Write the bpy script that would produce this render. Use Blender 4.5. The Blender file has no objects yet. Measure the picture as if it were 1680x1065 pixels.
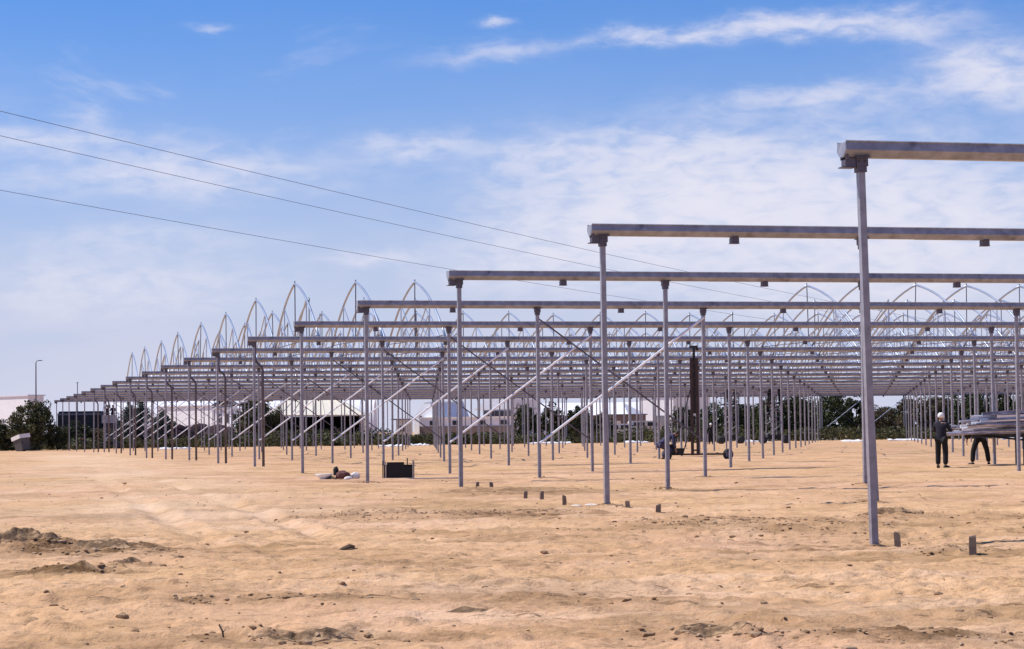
import bpy, bmesh, math, random
import numpy as np
from mathutils import Vector, Matrix, Euler

random.seed(7)
rng = np.random.default_rng(7)
scene = bpy.context.scene
COL = scene.collection
R = math.radians

# ------------------------------------------------------------------ camera
EYE = 1.316
cam_d = bpy.data.cameras.new('camera'); cam = bpy.data.objects.new('camera', cam_d); COL.objects.link(cam)
cam_d.sensor_fit = 'HORIZONTAL'; cam_d.sensor_width = 36.0; cam_d.lens = 3718.6 / 1680 * 36
cam_d.clip_start = 0.1; cam_d.clip_end = 9000
cam.matrix_world = (Matrix.Translation((0, 0, EYE)) @ Matrix.Rotation(math.pi / 2 + 0.0468, 4, 'X')
                    @ Matrix.Rotation(-0.0112, 4, 'Z'))
scene.camera = cam

# ------------------------------------------------------------------ light
SUN_EL, SUN_AZ = R(57), R(170)          # azimuth measured from +X, anticlockwise: the sun stands to the left
sun_vec = Vector((math.cos(SUN_EL) * math.cos(SUN_AZ), math.cos(SUN_EL) * math.sin(SUN_AZ), math.sin(SUN_EL)))
sd = bpy.data.lights.new('sun', 'SUN'); sd.energy = 5.0; sd.angle = R(0.53); sd.color = (1.0, 0.93, 0.84)
so = bpy.data.objects.new('sun', sd); COL.objects.link(so)
so.rotation_euler = (-sun_vec).to_track_quat('-Z', 'Y').to_euler()

world = bpy.data.worlds.new('World'); scene.world = world; world.use_nodes = True
wt = world.node_tree; wt.nodes.clear()


def N(tree, typ, **kw):
    n = tree.nodes.new(typ)
    for k, v in kw.items():
        setattr(n, k, v)
    return n


def link(tree, a, b):
    tree.links.new(a, b)


class SX:
    """tiny expression helper for math nodes"""
    def __init__(self, tree):
        self.t = tree

    def m(self, op, a, b=None, c=None, clamp=False):
        n = N(self.t, 'ShaderNodeMath', operation=op, use_clamp=clamp)
        for i, v in enumerate((a, b, c)):
            if v is None:
                continue
            if isinstance(v, (int, float)):
                n.inputs[i].default_value = v
            else:
                link(self.t, v, n.inputs[i])
        return n.outputs[0]

    def mix(self, fac, a, b, mode='MIX'):
        n = N(self.t, 'ShaderNodeMix', data_type='RGBA', blend_type=mode, clamp_factor=True)
        for idx, v in ((0, fac), (6, a), (7, b)):
            if isinstance(v, (int, float)):
                n.inputs[idx].default_value = v
            elif isinstance(v, (tuple, list)):
                n.inputs[idx].default_value = (*v[:3], 1)
            else:
                link(self.t, v, n.inputs[idx])
        return n.outputs[2]

    def noise(self, vec, scale, detail=4, rough=.55, dist=0.0):
        n = N(self.t, 'ShaderNodeTexNoise')
        n.inputs['Scale'].default_value = scale; n.inputs['Detail'].default_value = detail
        n.inputs['Roughness'].default_value = rough; n.inputs['Distortion'].default_value = dist
        if vec is not None:
            link(self.t, vec, n.inputs['Vector'])
        return n.outputs['Fac']

    def ramp(self, fac, *stops):
        n = N(self.t, 'ShaderNodeValToRGB')
        el = n.color_ramp.elements
        while len(el) < len(stops):
            el.new(0.5)
        for e, (p, c) in zip(el, stops):
            e.position = p
            e.color = (*c, 1) if isinstance(c, tuple) else (c, c, c, 1)
        link(self.t, fac, n.inputs[0])
        return n.outputs[0]

    def smooth(self, v, lo, hi):
        n = N(self.t, 'ShaderNodeMapRange', interpolation_type='SMOOTHSTEP')
        link(self.t, v, n.inputs[0])
        n.inputs[1].default_value = lo; n.inputs[2].default_value = hi
        return n.outputs[0]


s = SX(wt)
sky = N(wt, 'ShaderNodeTexSky', sky_type='NISHITA')
sky.sun_disc = False; sky.sun_elevation = SUN_EL; sky.sun_rotation = R(-80)
sky.altitude = 100; sky.air_density = 1.0; sky.dust_density = 0.6; sky.ozone_density = 2.5
tc = N(wt, 'ShaderNodeTexCoord')
sep = N(wt, 'ShaderNodeSeparateXYZ'); link(wt, tc.outputs['Generated'], sep.inputs[0])
az = s.m('MULTIPLY', s.m('ARCTAN2', sep.outputs[0], sep.outputs[1]), 57.2958)      # degrees, 0 = straight ahead
el = s.m('MULTIPLY', s.m('ARCSINE', sep.outputs[2]), 57.2958)
ae = N(wt, 'ShaderNodeCombineXYZ'); link(wt, az, ae.inputs[0]); link(wt, s.m('MULTIPLY', el, 2.6), ae.inputs[1])
warp = s.noise(ae.outputs[0], .55, 5, .6)
warp2 = s.noise(ae.outputs[0], .21, 4, .55, .6)
fine = s.noise(ae.outputs[0], 1.0, 6, .56, .4)
# the thick low air of the horizon, paler towards the ground
elp = s.m('MAXIMUM', el, 0.0)
veil = s.m('POWER', 2.718, s.m('MULTIPLY', s.m('POWER', s.m('DIVIDE', elp, 7.4), 2.0), -1.0))
veil = s.m('MULTIPLY', veil, s.m('ADD', .80, s.m('MULTIPLY', warp2, .36)))
elw = s.m('ADD', el, s.m('MULTIPLY', s.m('SUBTRACT', warp, .5), 1.0))
azw = s.m('ADD', az, s.m('MULTIPLY', s.m('SUBTRACT', warp2, .5), 1.6))


def patch(a0, e0, ra, re, amt, tilt=0.0):
    """one soft cloud at azimuth a0, elevation e0 (degrees)"""
    da = s.m('SUBTRACT', azw, a0)
    de = s.m('SUBTRACT', s.m('SUBTRACT', elw, e0), s.m('MULTIPLY', da, tilt))
    q = s.m('ADD', s.m('POWER', s.m('ABSOLUTE', s.m('DIVIDE', da, ra)), 2.0),
            s.m('POWER', s.m('ABSOLUTE', s.m('DIVIDE', de, re)), 2.0))
    g = s.m('POWER', 2.718, s.m('MULTIPLY', q, -1.0))
    return s.m('MULTIPLY', g, amt)


clouds = [(4.2, 9.90, 2.2, .17, .75, .045), (7.6, 10.05, 2.4, .26, .85, .045), (10.2, 9.9, 1.4, .35, .5, .0), (11.9, 8.85, 1.1, .55, .95, .0),
          (13.5, 8.4, 2.5, .6, .7, 0), (7.6, 8.25, 2.4, .26, .5, .05), (5.8, 5.7, 3.6, 1.4, 1.5, .0), (2.6, 5.2, 2.6, 1.1, 1.0, .0), (0.6, 4.2, 2.5, .7, .6, 0),
          (10.2, 5.0, 3.4, 1.35, 1.3, .0), (1.2, 6.9, 1.9, .55, .6, .0), (8.5, 3.4, 4.5, .8, .6, 0), (4.5, 7.0, 1.6, .4, .55, 0), (-2.3, 7.2, 1.3, .25, .6, .05), (-.4, 9.55, 1.4, .22, .4, .08),
          (-.6, 10.25, .35, .12, .6, .0), (-7.6, 10.1, .5, .12, .3, .0), (-8.5, 6.5, 3.6, .5, .7, .02), (-11.5, 7.3, 2.6, .3, .55, .0), (-10, 3.7, 3.5, .7, .55, 0), (-3.6, 4.4, 1.0, .2, .5, 0),
          (-9.5, 4.9, 3.0, .35, .3, .0), (-20, 8, 5, 1.0, .5, 0), (22, 9, 5, 1.4, .6, 0), (-32, 12, 7, 1.2, .4, .05), (30, 14, 6, 1.1, .5, -.05)]
tot = None
for c in clouds:
    p_ = patch(*c)
    tot = p_ if tot is None else s.m('ADD', tot, p_)
# scattered high cirrus all over the rest of the sky
hi = s.m('MULTIPLY', s.smooth(s.noise(ae.outputs[0], .16, 6, .6, .5), .56, .78), .35)
hi = s.m('MULTIPLY', hi, s.smooth(el, 3.0, 9.0))
tot = s.m('ADD', tot, hi)
tex = s.m('ADD', .30, s.m('MULTIPLY', s.smooth(fine, .28, .72), 1.05))
cl = s.m('MULTIPLY', s.m('SUBTRACT', 1.0, s.m('POWER', 2.718, s.m('MULTIPLY', s.m('MULTIPLY', tot, tex), -1.55))), .95)
base = s.mix(1.0, sky.outputs[0], (.26, .72, 1.36), 'MULTIPLY')
base = s.mix(veil, base, (6.45, 6.6, 8.2))
base = s.mix(cl, base, (8.1, 8.0, 9.1))
bg = N(wt, 'ShaderNodeBackground'); link(wt, base, bg.inputs[0]); bg.inputs[1].default_value = 0.1
wo = N(wt, 'ShaderNodeOutputWorld'); link(wt, bg.outputs[0], wo.inputs[0])

scene.view_settings.view_transform = 'Standard'; scene.view_settings.look = 'None'
scene.view_settings.exposure = 0.0; scene.view_settings.gamma = 1.0
scene.view_settings.use_curve_mapping = False
scene.cycles.max_bounces = 5; scene.cycles.diffuse_bounces = 3; scene.cycles.glossy_bounces = 2
scene.cycles.caustics_reflective = False; scene.cycles.caustics_refractive = False

# ------------------------------------------------------------------ materials
M = {}


def mat(name, color, rough=.6, metal=0.0, var=.0, vscale=3.0, bump=0.0, bscale=20.0, spec=.5, dirt=None, coords='Object', trans=0.0):
    m = bpy.data.materials.new(name); m.use_nodes = True
    t = m.node_tree; b = t.nodes['Principled BSDF']; x = SX(t)
    b.inputs['Roughness'].default_value = rough; b.inputs['Metallic'].default_value = metal
    b.inputs['Specular IOR Level'].default_value = spec
    b.inputs['Base Color'].default_value = (*color, 1)
    tcn = N(t, 'ShaderNodeTexCoord')
    col = None
    if var > 0:
        n = x.noise(tcn.outputs[coords], vscale, 5, .6)
        lo = tuple(c * (1 - var) for c in color); hi_ = tuple(min(1, c * (1 + var)) for c in color)
        col = x.ramp(n, (.3, lo), (.7, hi_))
    if dirt:
        n2 = x.noise(tcn.outputs[coords], dirt[1], 6, .65)
        f = x.smooth(n2, dirt[2], dirt[2] + .16)
        col = x.mix(f, col if col is not None else color, dirt[0])
    if col is not None:
        link(t, col, b.inputs['Base Color'])
    if bump > 0:
        bn = N(t, 'ShaderNodeBump'); bn.inputs['Strength'].default_value = bump; bn.inputs['Distance'].default_value = .02
        link(t, x.noise(tcn.outputs[coords], bscale, 5, .6), bn.inputs['Height'])
        link(t, bn.outputs[0], b.inputs['Normal'])
    M[name] = m
    return m


mat('galvanised', (.285, .295, .35), .34, .10, .26, 6.0, .05, 30, dirt=((.16, .155, .20), 2.2, .57))
mat('galvanised_arch', (.42, .475, .57), .34, .5, .10, 1.5)
mat('galvanised_dark', (.115, .105, .135), .5, .4, .25, 6.0, dirt=((.08, .065, .07), 4, .55))
mat('galvanised_post', (.275, .265, .305), .24, .05, .24, 7.0, .04, 25, dirt=((.17, .14, .15), 1.1, .64))
mat('glint_metal', (.88, .87, .90), .26, .05, .06, 2.0)  # near-white base colour stands in for sun glints on braces and bundle
mat('profile_metal', (.46, .42, .45), .30, .35, .75, 2.2)
mat('black_steel', (.022, .02, .022), .5, .3, .3, 5.0)
mat('rusty_steel', (.06, .035, .03), .7, .2, .4, 5.0)
mat('rubber', (.03, .03, .034), .8, 0, .3, 8)
mat('black_panel', (.008, .007, .008), .75, 0, .3, 6)
mat('pale_edge', (.48, .42, .37), .7, 0, .2, 9)
mat('wood_stub', (.22, .165, .125), .85, 0, .25, 14, .3, 40)
mat('white_paint', (.80, .79, .80), .6, 0, .05, .8, dirt=((.62, .58, .55), .7, .62))
mat('lavender_paint', (.66, .68, .80), .6, 0, .05, .7)
mat('cream_sheet', (.74, .68, .55), .6, 0, .08, .5, dirt=((.6, .52, .42), .9, .62))
mat('brown_wall', (.19, .14, .12), .8, 0, .2, .8)
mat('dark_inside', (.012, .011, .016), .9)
mat('grey_roof', (.16, .15, .17), .7, 0, .2, 1.0)
mat('maroon_cover', (.034, .013, .020), .9, 0, .5, 2.5, .5, 8)
mat('window_glass', (.03, .03, .04), .15, 0)
mat('grey_box', (.30, .30, .34), .6, 0, .1, 3)
mat('dark_tarp', (.026, .025, .026), .8, 0, .35, 1.2)
mat('bin_body', (.085, .08, .08), .7, 0, .25, 3)
mat('bag_red', (.10, .03, .028), .8, 0, .3, 12, .4, 30)
mat('bag_white', (.72, .66, .60), .8, 0, .1, 14, .4, 35)
mat('plastic_white', (.82, .80, .77), .5, 0, .06, 5)
mat('skin', (.36, .20, .14), .6)
mat('navy_cloth', (.012, .011, .024), .9, 0, .3, 9, .3, 40)
mat('black_cloth', (.006, .0055, .008), .9, 0, .3, 9, .3, 40)
mat('violet_cloth', (.045, .04, .09), .9, 0, .3, 9)
mat('white_cloth', (.80, .79, .78), .9, 0, .06, 9)
mat('shoe', (.02, .016, .014), .7)
mat('hair', (.012, .01, .009), .7)
mat('wire', (.10, .12, .22), .6)
mat('bark', (.09, .065, .045), .9, 0, .3, 3)
mat('soil_dark', (.32, .195, .10), .95, 0, .4, 7, .6, 25, dirt=((.46, .31, .19), 2.2, .46))
mat('soil_heap', (.20, .118, .058), .95, 0, .5, 9, .9, 30, dirt=((.50, .32, .17), 4, .45))
mat('dry_twig', (.12, .08, .05), .9, 0, .3, 10)
mat('concrete_scrap', (.72, .66, .60), .8, 0, .15, 5, .3, 20)


def leaf_mat(name, c1, c2):
    m = bpy.data.materials.new(name); m.use_nodes = True
    t = m.node_tree; b = t.nodes['Principled BSDF']; x = SX(t)
    at = N(t, 'ShaderNodeAttribute', attribute_name='leaf')
    col = x.ramp(at.outputs['Fac'], (.1, c1), (.9, c2))
    link(t, col, b.inputs['Base Color']); b.inputs['Roughness'].default_value = .65
    b.inputs['Specular IOR Level'].default_value = .25
    tl = N(t, 'ShaderNodeBsdfTranslucent'); link(t, col, tl.inputs[0])
    mx = N(t, 'ShaderNodeMixShader'); mx.inputs[0].default_value = .18
    out = t.nodes['Material Output']
    link(t, b.outputs[0], mx.inputs[1]); link(t, tl.outputs[0], mx.inputs[2]); link(t, mx.outputs[0], out.inputs[0])
    M[name] = m


leaf_mat('leaf_dark', (.026, .029, .014), (.105, .108, .046))
leaf_mat('leaf_green', (.038, .052, .020), (.145, .165, .065))
leaf_mat('leaf_brown', (.065, .052, .030), (.23, .185, .11))
leaf_mat('leaf_grey', (.045, .055, .045), (.13, .15, .115))
leaf_mat('weed', (.030, .034, .014), (.115, .110, .045))
leaf_mat('straw', (.16, .11, .06), (.34, .25, .14))

# ------------------------------------------------------------------ helpers


class MB:
    def __init__(self):
        self.v = []; self.f = []; self.mi = []

    def box(self, c, size, mi=0, rot=None):
        c = Vector(c); hx, hy, hz = size[0] / 2, size[1] / 2, size[2] / 2
        i = len(self.v)
        for dx in (-hx, hx):
            for dy in (-hy, hy):
                for dz in (-hz, hz):
                    p = Vector((dx, dy, dz))
                    if rot is not None:
                        p = rot @ p
                    self.v.append(tuple(c + p))
        for q in ((0, 1, 3, 2), (4, 6, 7, 5), (0, 4, 5, 1), (2, 3, 7, 6), (0, 2, 6, 4), (1, 5, 7, 3)):
            self.f.append(tuple(i + k for k in q)); self.mi.append(mi)
        return self

    def quad(self, *pts, mi=0):
        i = len(self.v)
        self.v += [tuple(p) for p in pts]
        self.f.append(tuple(range(i, i + len(pts)))); self.mi.append(mi)
        return self

    def tube(self, pts, rad, n=8, mi=0, cap=True, sec=None):
        """tube through pts; rad scalar or list; sec = list of (a,b) section points times rad"""
        pts = [Vector(p) for p in pts]
        rad = [rad] * len(pts) if isinstance(rad, (int, float)) else rad
        if sec is None:
            sec = [(math.cos(2 * math.pi * k / n), math.sin(2 * math.pi * k / n)) for k in range(n)]
        n = len(sec)
        rings = []
        t0 = (pts[1] - pts[0]).normalized()
        up = Vector((0, 0, 1)) if abs(t0.z) < .95 else Vector((0, 1, 0))
        for j, p in enumerate(pts):
            t = (pts[min(j + 1, len(pts) - 1)] - pts[max(j - 1, 0)]).normalized()
            a = t.cross(up)
            if a.length < 1e-4:
                a = t.cross(Vector((0, 1, 0)))
            a.normalize(); b = a.cross(t).normalized()
            rings.append(len(self.v))
            for (q, w) in sec:
                self.v.append(tuple(p + (a * q + b * w) * rad[j]))
        for j in range(len(pts) - 1):
            for k in range(n):
                k2 = (k + 1) % n
                self.f.append((rings[j] + k, rings[j] + k2, rings[j + 1] + k2, rings[j + 1] + k)); self.mi.append(mi)
        if cap:
            self.f.append(tuple(rings[0] + k for k in reversed(range(n)))); self.mi.append(mi)
            self.f.append(tuple(rings[-1] + k for k in range(n))); self.mi.append(mi)
        return self

    def lathe(self, prof, n=16, mi=0, c=(0, 0, 0), axis='z'):
        i = len(self.v)
        for (r_, h) in prof:
            for k in range(n):
                a = 2 * math.pi * k / n
                p = (r_ * math.cos(a), r_ * math.sin(a), h)
                if axis == 'y':
                    p = (p[0], p[2], p[1])
                if axis == 'x':
                    p = (p[2], p[0], p[1])
                self.v.append((p[0] + c[0], p[1] + c[1], p[2] + c[2]))
        for j in range(len(prof) - 1):
            for k in range(n):
                k2 = (k + 1) % n
                self.f.append((i + j * n + k, i + j * n + k2, i + (j + 1) * n + k2, i + (j + 1) * n + k)); self.mi.append(mi)
        self.f.append(tuple(i + k for k in range(n))); self.mi.append(mi)
        self.f.append(tuple(i + (len(prof) - 1) * n + k for k in range(n))); self.mi.append(mi)
        return self

    def mesh(self, name, mats, smooth=False):
        me = bpy.data.meshes.new(name)
        me.from_pydata(self.v, [], self.f)
        for m_ in (mats if isinstance(mats, (list, tuple)) else [mats]):
            me.materials.append(M[m_])
        me.polygons.foreach_set('material_index', self.mi)
        if smooth:
            me.polygons.foreach_set('use_smooth', [True] * len(me.polygons))
        bm = bmesh.new(); bm.from_mesh(me); bmesh.ops.recalc_face_normals(bm, faces=bm.faces); bm.to_mesh(me); bm.free()
        me.update()
        return me


def put(name, me, parent=None, loc=(0, 0, 0), rot=(0, 0, 0), sc=(1, 1, 1)):
    o = bpy.data.objects.new(name, me); COL.objects.link(o)
    o.location = loc; o.rotation_euler = rot; o.scale = sc
    if parent is not None:
        o.parent = parent
    return o


def tag(o, label, cat, group=None, kind=None):
    o['label'] = label
    if cat:
        o['category'] = cat
    if group:
        o['group'] = group
    if kind:
        o['kind'] = kind
    return o


def thing(name, label, cat, loc=(0, 0, 0), rz=0.0, group=None):
    o = bpy.data.objects.new(name, None); COL.objects.link(o); o.empty_display_size = .2
    o.location = loc; o.rotation_euler = (0, 0, rz)
    return tag(o, label, cat, group)


ORD = ['first', 'second', 'third', 'fourth', 'fifth', 'sixth', 'seventh', 'eighth', 'ninth', 'tenth', 'eleventh', 'twelfth', 'thirteenth',
       'fourteenth', 'fifteenth', 'sixteenth', 'seventeenth', 'eighteenth', 'nineteenth', 'twentieth']
TENS = {20: 'twenty', 30: 'thirty', 40: 'forty'}


def ordinal(i):
    if i <= 20:
        return ORD[i - 1]
    if i % 10 == 0:
        return {30: 'thirtieth', 40: 'fortieth'}[i]
    return TENS[i // 10 * 10] + '-' + ORD[i % 10 - 1]


# ------------------------------------------------------------------ terrain
def _hash(ix, iy, seed):
    h = (ix.astype(np.int64) * 374761393 + iy.astype(np.int64) * 668265263 + seed * 1442695041) & 0xFFFFFFFF
    h = ((h ^ (h >> 13)) * 1274126177) & 0xFFFFFFFF
    return ((h ^ (h >> 16)) & 0xFFFFFF) / float(0xFFFFFF)


def vnoise(x, y, seed=0):
    ix = np.floor(x); iy = np.floor(y); fx = x - ix; fy = y - iy
    ux = fx * fx * fx * (fx * (fx * 6 - 15) + 10); uy = fy * fy * fy * (fy * (fy * 6 - 15) + 10)
    a = _hash(ix, iy, seed); b = _hash(ix + 1, iy, seed); c = _hash(ix, iy + 1, seed); d = _hash(ix + 1, iy + 1, seed)
    return (a * (1 - ux) + b * ux) * (1 - uy) + (c * (1 - ux) + d * ux) * uy


def fbm(x, y, wl, oct_=3, seed=0):
    s_ = 0; amp = 1; tot_ = 0
    for k in range(oct_):
        s_ = s_ + amp * (vnoise(x / wl + 13.7 * k, y / wl - 7.3 * k, seed + k) - .5); tot_ += amp; amp *= .5; wl *= .5
    return s_ / tot_


# rises and soft heaps of the ground: x, y, radius x, radius y, height, dampness
BUMPS = [(4.3, 27.0, 2.0, 2.0, -.15, 0), (-5.25, 24.8, .62, .55, .08, .9), (-4.75, 24.2, .8, .5, .07, .9), (-6.0, 24.4, .9, .5, .09, .8), (-4.15, 24.3, .5, .35, .05, .6), (-3.66, 21.8, .22, .2, .07, .8), (-4.15, 21.2, .4, .25, .05, .9),
         (-.12, 34.3, 1.6, 1.0, .07, .55), (-2.1, 34.8, 1.1, .8, .06, .55), (3.5, 29.4, 1.5, 1.3, .10, .5), (2.6, 31.0, 1.0, .9, .07, .5), (5.37, 32.2, .5, .4, .09, .8),
         (-.5, 47.5, 2.6, 2.6, .10, .35), (-2.3, 17.1, .5, .3, .04, .7), (-1.45, 17.1, .3, .2, .04, .6), (1.26, 13.8, .55, .3, .045, .85), (2.35, 13.7, .5, .3, .05, .6),
         (-1.4, 14.0, .6, .2, .05, .9), (4.36, 23.0, .4, .35, .03, .7), (-14, 78, 9, 9, .20, 0), (-17, 96, 10, 12, .16, 0), (-12, 62, 6, 6, .08, 0), (-24, 150, 14, 20, .15, 0)]


_c, _s = math.cos(.2467), math.sin(.2467)
for _n, _k in ((0, 0), (0, 1), (1, 0), (1, 1), (2, 0), (2, 1), (2, 2), (3, 0), (3, 1), (3, 2), (4, 0)):
    BUMPS.append((4.196 - _n * 10.887 * _s + _k * 4.6 * _c + (.085 if _n + _k == 0 else 0), 27.044 + _n * 10.887 * _c + _k * 4.6 * _s, .26, .26, .045, .55))


def height(x, y, detail=True):
    x = np.asarray(x, float); y = np.asarray(y, float)
    h = fbm(x, y, 22.0, 2, 3) * .10 + fbm(x, y, 6.0, 2, 11) * .07
    near = np.clip(1 - (np.hypot(x, y) - 80) / 160, 0, 1)
    h = h * (.35 + .65 * near)
    for (bx, by, rx, ry, bh, dp) in BUMPS:
        h = h + bh * np.exp(-((x - bx) / rx) ** 2 - ((y - by) / ry) ** 2)
    if detail:
        fade = np.clip(1 - (y - 20) / 90, .15, 1)
        n1 = fbm(x, y * 1.6, 1.3, 3, 21)
        h = h + n1 * .065 * fade
        cr_ = fbm(x, y * 2.2, .95, 4, 25)
        h = h + np.clip((cr_ - .02) * 14, 0, 1) * .030 * fade
        cr_ = fbm(x, y * 2.0, .38, 3, 27)
        h = h + np.clip((cr_ - .10) * 16, 0, 1) * .020 * np.clip(1 - (y - 18) / 50, 0, 1)
        cr_ = fbm(x * .5, y * 2.6, 2.6, 4, 29)
        h = h + np.clip((cr_ - .06) * 18, 0, 1) * .05 * np.clip((y - 22) / 15, 0, 1) * np.clip(1 - (y - 110) / 120, .2, 1)
        n2 = fbm(x, y * 1.3, .42, 3, 31)
        h = h + (np.abs(n2) * -1.0 + .12) * .085 * fade
        n3 = fbm(x, y, .13, 2, 41)
        h = h + n3 * .040 * np.clip(1 - (y - 18) / 40, 0, 1) * (.35 + 1.5 * vnoise(x / 1.7, y / 1.1, 43) ** 2)
        # heaps are lumpy
        for (bx, by, rx, ry, bh, dp) in BUMPS:
            if dp > .6:
                g = np.exp(-((x - bx) / rx) ** 2 - ((y - by) / ry) ** 2)
                h = h + g * (fbm(x, y, .20, 3, 51) * .12 + np.abs(fbm(x, y, .10, 2, 53)) * .06)
        # wheel ruts curving away on the left and across the middle
        for off in (0.0, 1.55):
            xc = 1.6 + off - y * .205 + .25 * np.sin(y / 17)
            dx = (x - xc)
            rut = np.exp(-(dx / .2) ** 2) * -.055 + np.exp(-((np.abs(dx) - .34) / .10) ** 2) * .035
            h = h + rut * np.clip((y - 24) / 6, 0, 1) * (y < 150) * (.25 + vnoise(x / 1.2, y / 3.0, 77))
            yc = 27.6 + off * .8 + (x - 0) * -.45 + .05 * x * x
            dy = (y - yc)
            rut = np.exp(-(dy / .2) ** 2) * -.04 + np.exp(-((np.abs(dy) - .34) / .12) ** 2) * .03
            h = h + rut * np.clip((x + 3) / 1.5, 0, 1) * np.clip((4.2 - x) / 1.5, 0, 1) * (.5 + vnoise(x / .16, y / .3, 78))
    return h


def pits(x, y, cell, seed, rad, depth):
    """trodden pits: one per cell, of varying size"""
    ix, iy = np.floor(x / cell), np.floor(y / cell); out = np.zeros_like(x)
    for dx in (-1, 0, 1):
        for dy in (-1, 0, 1):
            cx_, cy_ = ix + dx, iy + dy
            px_ = (cx_ + _hash(cx_, cy_, seed)) * cell; py_ = (cy_ + _hash(cx_, cy_, seed + 1)) * cell
            st_ = _hash(cx_, cy_, seed + 2); an = _hash(cx_, cy_, seed + 3) * 6.28
            ux, uy = x - px_, y - py_
            a_, b_ = ux * np.cos(an) + uy * np.sin(an), -ux * np.sin(an) + uy * np.cos(an)
            q = (a_ / (rad * 1.5)) ** 2 + (b_ / rad) ** 2
            w_ = np.clip((st_ - .35) * 2, 0, 1) * depth
            out = out + w_ * (-np.exp(-q ** 1.5) + .45 * np.exp(-((np.sqrt(q) - 1.35) / .32) ** 2))
    return out


def gz(x, y):
    return float(height(np.array([x]), np.array([y]), False)[0])


def axis_fine(lo, hi_, d, far_lo, far_hi, g):
    a = list(np.arange(lo, hi_ + 1e-6, d))
    st = d
    while a[-1] < far_hi:
        st *= g; a.append(a[-1] + st)
    st = d
    pre = []
    cur = lo
    while cur > far_lo:
        st *= g; cur -= st; pre.append(cur)
    return np.array(pre[::-1] + a)


xs = axis_fine(-6.6, 7.6, .035, -4200, 4200, 1.035)
ys = axis_fine(11.0, 27.0, .035, -3000, 5200, 1.028)
GX, GY = np.meshgrid(xs, ys)
GZ = height(GX, GY)
GZ = GZ + (pits(GX, GY, .42, 501, .085, .026) + pits(GX, GY, .95, 521, .15, .04)) * np.clip(1 - (GY - 24) / 30, 0, 1) * np.clip(.35 + fbm(GX, GY, 5.0, 2, 541) * 2.4, 0, 1)
far = np.hypot(GX, GY)
GZ = GZ * np.clip(1 - (far - 300) / 300, 0, 1)
damp = np.zeros_like(GX)
for (bx, by, rx, ry, bh, dp) in BUMPS:
    if dp > 0:
        gg = np.exp(-((GX - bx) / (rx * 1.15)) ** 2 - ((GY - by) / (ry * 1.15)) ** 2)
        damp = np.maximum(damp, gg * dp * (.75 + fbm(GX, GY, .5, 3, 61) * 1.6))
pat = fbm(GX, GY * 1.8, 3.4, 4, 71)
damp = damp + np.clip((pat - .10) * 5.0, 0, 1) * .5 * np.clip(1.2 - np.abs(GY - 22) / 60, .15, 1)
ny, nx = GX.shape
co = np.stack([GX, GY, GZ], -1).reshape(-1, 3).astype(np.float32)
idx = np.arange(nx * ny).reshape(ny, nx)
faces = np.stack([idx[:-1, :-1], idx[:-1, 1:], idx[1:, 1:], idx[1:, :-1]], -1).reshape(-1, 4).astype(np.int32)
gm = bpy.data.meshes.new('ground')
gm.vertices.add(len(co)); gm.vertices.foreach_set('co', co.ravel())
gm.loops.add(faces.size); gm.loops.foreach_set('vertex_index', faces.ravel())
gm.polygons.add(len(faces)); gm.polygons.foreach_set('loop_start', np.arange(0, faces.size, 4, dtype=np.int32))
gm.polygons.foreach_set('use_smooth', np.ones(len(faces), bool))
gm.update(calc_edges=True)
da = gm.attributes.new('damp', 'FLOAT', 'POINT'); da.data.foreach_set('value', damp.ravel().astype(np.float32))

trk = np.zeros_like(GX)
for off in (0.0, 1.55):
    trk = np.maximum(trk, np.exp(-((GX - (1.6 + off - GY * .205 + .25 * np.sin(GY / 17))) / .42) ** 2))
trk = np.maximum(trk, .75 * np.exp(-((GX - (2.0 - GY * .205)) / 3.2) ** 2)) * np.clip((GY - 26) / 14, 0, 1) * np.clip((190 - GY) / 40, 0, 1)
trk = np.clip(trk * (.55 + fbm(GX, GY, 2.4, 3, 83) * 1.6), 0, 1)
ta = gm.attributes.new('track', 'FLOAT', 'POINT'); ta.data.foreach_set('value', trk.ravel().astype(np.float32))

m = bpy.data.materials.new('sandy_ground'); m.use_nodes = True; M['sandy_ground'] = m
t = m.node_tree; b = t.nodes['Principled BSDF']; x = SX(t)
tcn = N(t, 'ShaderNodeTexCoord'); P = tcn.outputs['Object']
n_big = x.noise(P, .11, 3, .5); n_mid = x.noise(P, .55, 6, .62); n_small = x.noise(P, 3.4, 7, .68, .4); n_fine = x.noise(P, 16.0, 5, .7, .3)
mp = N(t, 'ShaderNodeMapping'); link(t, P, mp.inputs[0]); mp.inputs['Scale'].default_value = (.45, 1.5, 1.0)
n_dash = x.noise(mp.outputs[0], 4.2, 6, .66, .5); n_pat = x.noise(mp.outputs[0], .35, 6, .66, .6)
col = x.ramp(n_big, (.35, (.665, .412, .213)), (.65, (.655, .392, .233)))
col = x.mix(x.m('MULTIPLY', x.smooth(n_mid, .46, .70), .60), col, (.46, .275, .13))
col = x.mix(x.m('MULTIPLY', x.smooth(n_mid, .50, .28), .55), col, (.79, .53, .345))
col = x.mix(x.m('MULTIPLY', x.smooth(n_pat, .52, .66), .68), col, (.35, .205, .095))
mp2 = N(t, 'ShaderNodeMapping'); link(t, P, mp2.inputs[0]); mp2.inputs['Scale'].default_value = (.28, 1.0, 1.0); mp2.inputs['Rotation'].default_value = (0, 0, -.2)
n_far = x.noise(mp2.outputs[0], .42, 7, .72, .7)
col = x.mix(x.m('MULTIPLY', x.smooth(n_far, .55, .66), .60), col, (.33, .195, .095))
col = x.mix(x.m('MULTIPLY', x.smooth(n_far, .44, .34), .45), col, (.80, .545, .36))
col = x.mix(x.m('MULTIPLY', x.smooth(n_small, .53, .68), .64), col, (.33, .20, .108))
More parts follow.
